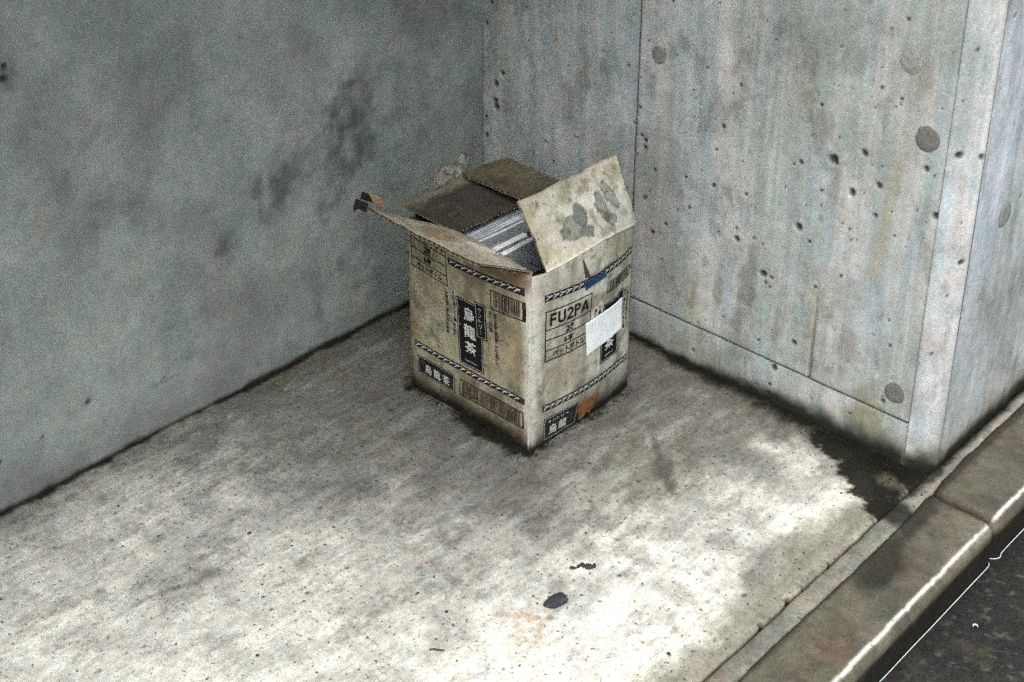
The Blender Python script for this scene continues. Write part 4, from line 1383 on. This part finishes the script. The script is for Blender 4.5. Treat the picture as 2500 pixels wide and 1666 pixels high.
# panel with the title
spec_table(face_l, LW, panel_l, 12, 103, (237, 255, 273, 291, 325), INK2)
wave_band(face_l, LW, panel_l, 107, 258, 280, 293, INKW2)
title_block(face_l, LW, panel_l, 119, 173, 102.5, 228, 160, 182, 168, 234, INK2, '烏龍茶',
            ((134.5, 157, 190, 216), (133.5, 158, 158, 184), (134, 158, 128, 152)))
barcode(face_l, LW, panel_l, 193, 259, 234, 268.5, INK2, 2.0, 6.0, 3)
q = Print(face_l, LW)
q.column('中国福建省産', 95, 100.5, 228, 178); q.column('茶葉使用', 93.5, 99, 176, 146)
q.column('特級烏龍茶葉', 111, 117, 232, 176); q.column('自然風味', 109, 115, 174, 148)
q.column('烏龍', 188, 194, 229, 211); q.column('茶葉', 188, 194, 208, 190)
q.column('福建省福建省茶葉進出口公司推奨', 198, 204.5, 228, 131)
q.done('printed_text', panel_l, INKW2)['kind'] = 'stuff'
wave_band(face_l, LW, panel_l, 13, 258, 85, 96.5, INKW2)
q = Print(face_l, LW)
q.rect(19, 106, 36, 71, 0); q.frame(21, 104, 38, 69, .6, 1, .0005)
for i, ch in enumerate('烏龍茶'):
    q.text(ch, 36 + i * 21, 52 + i * 21, 43, 60, 1, .0008, .012)
q.done('printed_title', panel_l, INKW2)
barcode(face_l, LW, panel_l, 117, 256, 38.5, 70, INKW2, 2.4, 3.0, 8, 1.0)

# panel towards the street
wave_band(face_r, RW, panel_r, 23, 231, 264.5, 276.5, INK2, 12)
spec_table(face_r, RW, panel_r, 25, 118, (157, 177, 195.5, 213.5, 247), INK2)
barcode(face_r, RW, panel_r, 157, 226, 226.5, 246, INK2, 1.8, 2.5, 13, 0.8)
q = Print(face_r, RW)
q.column('烏龍茶', 126, 132.5, 212, 190); q.column('茶葉', 136.5, 143, 213, 197)
q.column('福建省福建茶葉公司', 211.5, 217.5, 209, 132); q.column('進出口公司推奨', 220.5, 227, 208, 140)
q.done('printed_text', panel_r, INKW2)['kind'] = 'stuff'
title_block(face_r, RW, panel_r, 149, 198, 97, 209, 191, 209, 155, 213, INK2, '茶', ((160, 186, 116, 138),), '')
wave_band(face_r, RW, panel_r, 24, 231, 65, 77.5, INKW2, 12)
q = Print(face_r, RW)
q.rect(29, 103, 6, 50, 0); q.frame(31, 101, 8, 48, .6, 1, .0005)
for i, ch in enumerate('サントリ'): q.text(ch, 38 + i * 9, 44 + i * 9, 37, 43, 1, .0008, .008)
q.rect(74.5, 81, 39.5, 40.6, 1, .0008)
for i, ch in enumerate('烏龍'): q.text(ch, 40 + i * 22, 58 + i * 22, 14, 32, 1, .0008, .012)
q.done('printed_title', panel_r, INKW2)


def patch(name, fn, L, outline, mat, lift, parent, thick=0.0006, n=14, rag=1.2, seed=0, label=None):
    """thin stuck-on piece: quad outline in panel millimetres, ragged edges, real thickness"""
    a, b, c, d = [np.array(p, float) for p in outline]
    U, V = np.meshgrid(np.linspace(0, 1, n), np.linspace(0, 1, n), indexing='ij')
    Q = a * ((1 - U) * (1 - V))[..., None] + b * (U * (1 - V))[..., None] + c * (U * V)[..., None] + d * ((1 - U) * V)[..., None]
    edge = np.maximum(np.abs(U - .5), np.abs(V - .5)) * 2
    Q = Q + np.stack([fbm(U, V, 6, 3, seed) - .5, fbm(U, V, 6, 3, seed + 9) - .5], -1) * 2 * rag * (edge[..., None] > 0.9)
    P0 = fn(Q[..., 0] / 1000 / L, Q[..., 1] / 1000, lift); P1 = fn(Q[..., 0] / 1000 / L, Q[..., 1] / 1000, lift + thick)
    G = np.concatenate([P1, P0[:, ::-1], P1[:, :1]], 1)
    o = finish(name, grid_mesh(name, G), mat, None, False)
    o.parent = parent; o.matrix_parent_inverse = parent.matrix_world.inverted()
    if label: o['label'] = label
    return o


patch('sticker', face_r, RW, ((112, 133.5), (207, 137.5), (203.5, 197.5), (105.3, 195.4)), M_STICK, 0.0013, panel_r, 0.0004, 20, 0.3, 1501, 'blank white paper label stuck over the print')
patch('blue_tape', face_r, RW, ((101, 259), (149, 262), (144, 275), (97, 275)), M_BLUE, 0.0013, panel_r, 0.0008, 14, 2.0, 1511, 'scrap of dark blue tape')
patch('torn_patch', face_r, RW, ((110, 8), (141, 12), (152, 42), (101, 47)), M_RUST, 0.0013, panel_r, 0.0008, 16, 5.0, 1521, 'rust-brown torn patch near the bottom')
patch('tear', face_r, RW, ((98, 280), (111, 277), (94, 313), (92, 314)), M_INSIDE, 0.0004, panel_r, 0.0003, 12, 0.6, 1531, 'dark slit torn below the fold')

# ------------------------------------------------------------------ papers standing in the box
def magazine(x, th, z1, y0, y1, lean, label, group, cover, zb=0.008, page=None):
    root = empty('magazine', (x, (y0 + y1) / 2, zb))
    tag(root, label, 'magazine', group)
    ct = 0.0007
    rs = random.Random(int(x * 10000))

    def place(o):
        o.parent = root
        o.rotation_euler = (0, 0, 0)
    n = 24
    # page block with a slightly uneven, fanned top
    ysl = np.linspace(y0, y1, n); xs = np.linspace(-th / 2 + ct, th / 2 - ct, 9)
    Xg, Yg = np.meshgrid(xs, ysl, indexing='ij')
    top = z1 + (fbm(Xg * 40 + x * 9, Yg, 9, 3, 1601) - 0.5) * 0.006 + (np.random.RandomState(int(x * 9999)).rand(9, 1) - .5) * 0.004
    wob = (fbm(Yg, Yg * 0 + x * 50, 12, 3, 1605) - 0.5) * 0.004
    V = []; F = []
    cyy = (y0 + y1) / 2
    for i in range(9):
        for j in range(n):
            V.append((Xg[i, j] + wob[i, j] + lean * (top[i, j] - zb), Yg[i, j] - cyy, top[i, j] - zb))
    for i in range(8):
        for j in range(n - 1):
            F.append((i * n + j, (i + 1) * n + j, (i + 1) * n + j + 1, i * n + j + 1))
    b = len(V)
    for i in (0, 8):
        for j in range(n): V.append((Xg[i, j], Yg[i, j] - cyy, 0.0))
    for j in range(n - 1):
        F.append((j, j + 1, b + j + 1, b + j)); F.append((8 * n + j, b + n + j, b + n + j + 1, 8 * n + j + 1))
    b2 = len(V)
    for i in range(9):
        V.append((Xg[i, 0], y0 - cyy, 0)); V.append((Xg[i, -1], y1 - cyy, 0))
    for i in range(8):
        F.append((i * n, b2 + 2 * i, b2 + 2 * i + 2, (i + 1) * n)); F.append((i * n + n - 1, (i + 1) * n + n - 1, b2 + 2 * i + 3, b2 + 2 * i + 1))
    place(finish('pages', raw_mesh('pages', V, F), page or M_PAGE, None, False))
    for sgn in (-1, 1):
        V = []; F = []
        for j in range(n):
            tz = float(top[0 if sgn < 0 else 8, j]) - zb + 0.0012
            wx = float(wob[0, j])
            for (dx, zz) in ((0, 0), (ct, 0), (ct, tz), (0, tz)):
                xx = sgn * (th / 2 - ct) + (dx if sgn > 0 else -dx) * 0.9 + (wx + lean * tz if zz > 0 else 0)
                V.append((xx, float(ysl[j]) - cyy, zz))
        for j in range(n - 1):
            for k in range(4):
                F.append((j * 4 + k, j * 4 + (k + 1) % 4, (j + 1) * 4 + (k + 1) % 4, (j + 1) * 4 + k))
        F.append((0, 1, 2, 3)); F.append(tuple((n - 1) * 4 + k for k in (3, 2, 1, 0)))
        place(finish('cover', raw_mesh('cover', V, F), cover, None, False))
    return root


lab = 'thin white-edged magazine packed upright in the pale row inside the carton'
for i in range(8):
    magazine(0.2630 + i * 0.0050, (0.0048, 0.0046, 0.0049, 0.0045, 0.0048, 0.0046, 0.0049, 0.0046)[i], 0.2915 - 0.0009 * i + (0, .0004, -.0005, .0003, -.0003, .0005, 0, -.0006)[i],
             (-0.362, -0.352, -0.358, -0.345, -0.362, -0.350, -0.36, -0.348)[i], (-0.152, -0.162, -0.158, -0.17, -0.152, -0.165, -0.155, -0.168)[i], 0.0, lab, 'magazines in the pale row', M_COVERB)
magazine(0.3075, 0.011, 0.262, -0.36, -0.16, 0.0, 'darker low magazine wedged after the pale row inside the carton', 'low dark magazines', M_COVER, page=M_COVER)
magazine(0.3195, 0.009, 0.252, -0.36, -0.16, 0.0, 'lowest dark magazine beside the two broad pale ones inside the carton', 'low dark magazines', M_COVER, page=M_COVER)
magazine(0.3355, 0.0125, 0.287, -0.335, -0.245, 0.0, 'short broad pale magazine next to the dark gap inside the carton', 'broad magazines', M_COVERB)
magazine(0.3530, 0.0130, 0.286, -0.362, -0.16, 0.0, 'broad pale magazine nearest the street side inside the carton', 'broad magazines', M_COVERB)
for i, (x, z) in enumerate(((0.372, 0.235), (0.388, 0.228), (0.405, 0.232), (0.422, 0.22))):
    magazine(x, 0.013, z, -0.36, -0.16, 0.0, 'dark magazine standing in shadow under the raised flap inside the carton', 'magazines in shadow', M_COVER, page=M_COVER)


def crumpled_paper():
    bm = bmesh.new()
    bmesh.ops.create_icosphere(bm, subdivisions=4, radius=1)
    for v in bm.verts:
        n = v.co.normalized()
        k = 1 + 0.35 * (float(vnoise(np.array(n.x * 3 + 5), np.array(n.y * 3 + n.z * 2 + 5), 1701)) - 0.5)
        v.co = Vector((n.x * 0.0085 * k, n.y * 0.030 * k, n.z * 0.012 * k))
    me = bpy.data.meshes.new('crumpled_paper'); bm.to_mesh(me); bm.free()
    o = finish('crumpled_paper', me, M_PAPER)
    o.location = (0.3135, -0.290, 0.268)
    tag(o, 'greyish wad of paper stuffed between the magazines in the carton', 'paper')


M_PAPER = plain_mat('grey_paper', (0.30, 0.33, 0.335), 0.8, wear_or_glint=(0.12, 0.12, 0.12), wear_lo=0.45, wear_hi=0.65, scale=70)
crumpled_paper()

# ------------------------------------------------------------------ litter
def lump(name, loc, size, rot, mat, seed, label, cat, group=None, rough=0.5):
    bm = bmesh.new()
    bmesh.ops.create_icosphere(bm, subdivisions=3, radius=1)
    for v in bm.verts:
        n = v.co.normalized()
        k = 1 + rough * (float(vnoise(np.array(n.x * 2.1 + 9 + seed), np.array(n.y * 2.1 + n.z * 1.7 + 9), 1801)) - 0.5) + rough * .4 * (float(vnoise(np.array(n.x * 6 + 9 + seed), np.array(n.y * 6 + n.z * 5 + 9), 1803)) - 0.5)
        v.co = Vector((n.x * size[0] * k, n.y * size[1] * k, max(n.z, -0.35) * size[2] * k))
    me = bpy.data.meshes.new(name); bm.to_mesh(me); bm.free()
    o = finish(name, me, mat)
    o.location = loc; o.rotation_euler = (0, 0, rot)
    tag(o, label, cat, group)
    return o


lump('pebble', (0.7145, -0.592, 0.003), (0.0185, 0.0105, 0.0070), 1.25, M_GUM, 1.0, 'flat black lump lying alone on the bright floor', 'pebble', None, 0.35)
for i, (x, y, sx, sy) in enumerate(((0.687, -0.526, .006, .003), (0.690, -0.519, .005, .003), (0.694, -0.513, .006, .0035), (0.701, -0.509, .0085, .0055), (0.705, -0.502, .004, .003))):
    lump('grit', (x, y, 0.0015), (sx * .75, sy * .75, 0.0028), 0.8 + i, M_GUM, 3.0 + i, 'black crumb in the small ragged clump behind the flat black lump', 'grit', 'ragged clump of crumbs', 0.9)
for i, (x, y, s, lb) in enumerate(((0.882, -0.563, .0042, 'dark crumb near the slab edge by the kerb'), (0.565, -0.709, .0030, 'small dark crumb left of the rust mark on the floor'),
                                   (0.619, -0.707, .0032, 'small dark crumb close beside the rust mark'), (0.498, -0.93, .0035, 'dark crumb on the bright floor at the bottom'),
                                   (0.30, -0.79, .0036, 'small dark crumb on the floor far left of the box'))):
    lump('grit', (x, y, 0.001), (s * .7, s * .5, s * .45), i * 1.1, M_GUM, 12.0 + i, lb, 'grit', None, 0.8)


def twig():
    pts = [(0.6525, -0.7715, 0.002), (0.658, -0.767, 0.003), (0.663, -0.7635, 0.0028), (0.6685, -0.7585, 0.002)]
    V, F = [], []
    for i, p in enumerate(pts):
        r = (0.0010, 0.0014, 0.0013, 0.0007)[i]
        for k in range(6):
            a = k * math.pi / 3
            V.append((p[0] - 0.65 * math.cos(a) * r, p[1] + 0.75 * math.cos(a) * r, p[2] + math.sin(a) * r))
    for i in range(3):
        for k in range(6): F.append((i * 6 + k, i * 6 + (k + 1) % 6, (i + 1) * 6 + (k + 1) % 6, (i + 1) * 6 + k))
    o = finish('twig', raw_mesh('twig', V, F), M_TWIG)
    tag(o, 'short dark twig on the bright floor near the bottom edge', 'twig')


twig()
# tiny bright scrap on the asphalt
ribs = [[(1.123 + 0.004 * math.cos(a) * r, -0.178 + 0.004 * math.sin(a) * r, ROADZ + 0.0055) for r in (0.6, 1.0)] for a in np.linspace(0, 4.2, 12)]
me = grid_mesh('metal_scrap', np.array([[(*p[:2], p[2] + dz) for p in row for dz in (0, 0.0012)] for row in ribs]))
tag(finish('metal_scrap', me, M_WHITE), 'tiny curled pale scrap on the dark road', 'scrap')

# ------------------------------------------------------------------ soil crumbs in the joints (uncountable)
def soil():
    rs = np.random.RandomState(9)
    spots = []
    for k in range(260):                       # along the carton's foot
        t = rs.rand()
        if rs.rand() < 0.55:
            spots.append((BX0 + t * LW, BY0 - 0.004 - abs(rs.normal(0, 0.007))))
        else:
            spots.append((BX1 + 0.006 + abs(rs.normal(0, 0.007)), BY0 + t * RW))
    for k in range(60):
        spots.append((BX1 + rs.normal(0, 0.010), BY0 - 0.006 + rs.normal(0, 0.009)))
    for k in range(320):                       # along the end wall
        t = rs.rand() ** 0.6
        spots.append((0.40 + 0.5 * t, -abs(rs.normal(0, 0.010 + 0.014 * t))))
    for k in range(160):                       # pier foot
        spots.append((0.885 + rs.normal(0, 0.03), -0.035 + rs.normal(0, 0.03)))
    for k in range(160):                       # joint by the street face
        spots.append((0.944 + abs(rs.normal(0, 0.003)), rs.uniform(0.03, 0.45)))
    V, F = [], []
    ico = [(0, 0, 1), (.89, 0, .45), (.28, .85, .45), (-.72, .53, .45), (-.72, -.53, .45), (.28, -.85, .45), (0, 0, -.4)]
    tri = [(0, 1, 2), (0, 2, 3), (0, 3, 4), (0, 4, 5), (0, 5, 1), (6, 2, 1), (6, 3, 2), (6, 4, 3), (6, 5, 4), (6, 1, 5)]
    for x, y in spots:
        if x < RX and y > -0.0005 and x < WX: continue
        if WX < x < RX and y > (x - WX) * CHY / (RX - WX): continue
        s = 0.0007 + 0.0016 * rs.rand() ** 2.5
        b = len(V); a = rs.rand() * 6.28
        for p in ico:
            k = s * rs.uniform(0.7, 1.35)
            V.append((x + k * (p[0] * math.cos(a) - p[1] * math.sin(a)), y + k * (p[0] * math.sin(a) + p[1] * math.cos(a)), 0.0008 + p[2] * k * 0.8))
        F += [tuple(b + i for i in t) for t in tri]
    o = finish('soil_crumbs', raw_mesh('soil_crumbs', V, F), M_SOIL, None, False)
    tag(o, 'dark soil crumbs gathered along the wall joints and the carton foot', 'soil', None, 'stuff')


M_SOIL = plain_mat('dark_soil', (0.012, 0.011, 0.009), 0.95, wear_or_glint=(0.035, 0.03, 0.022), scale=120, spec=0.05)
soil()
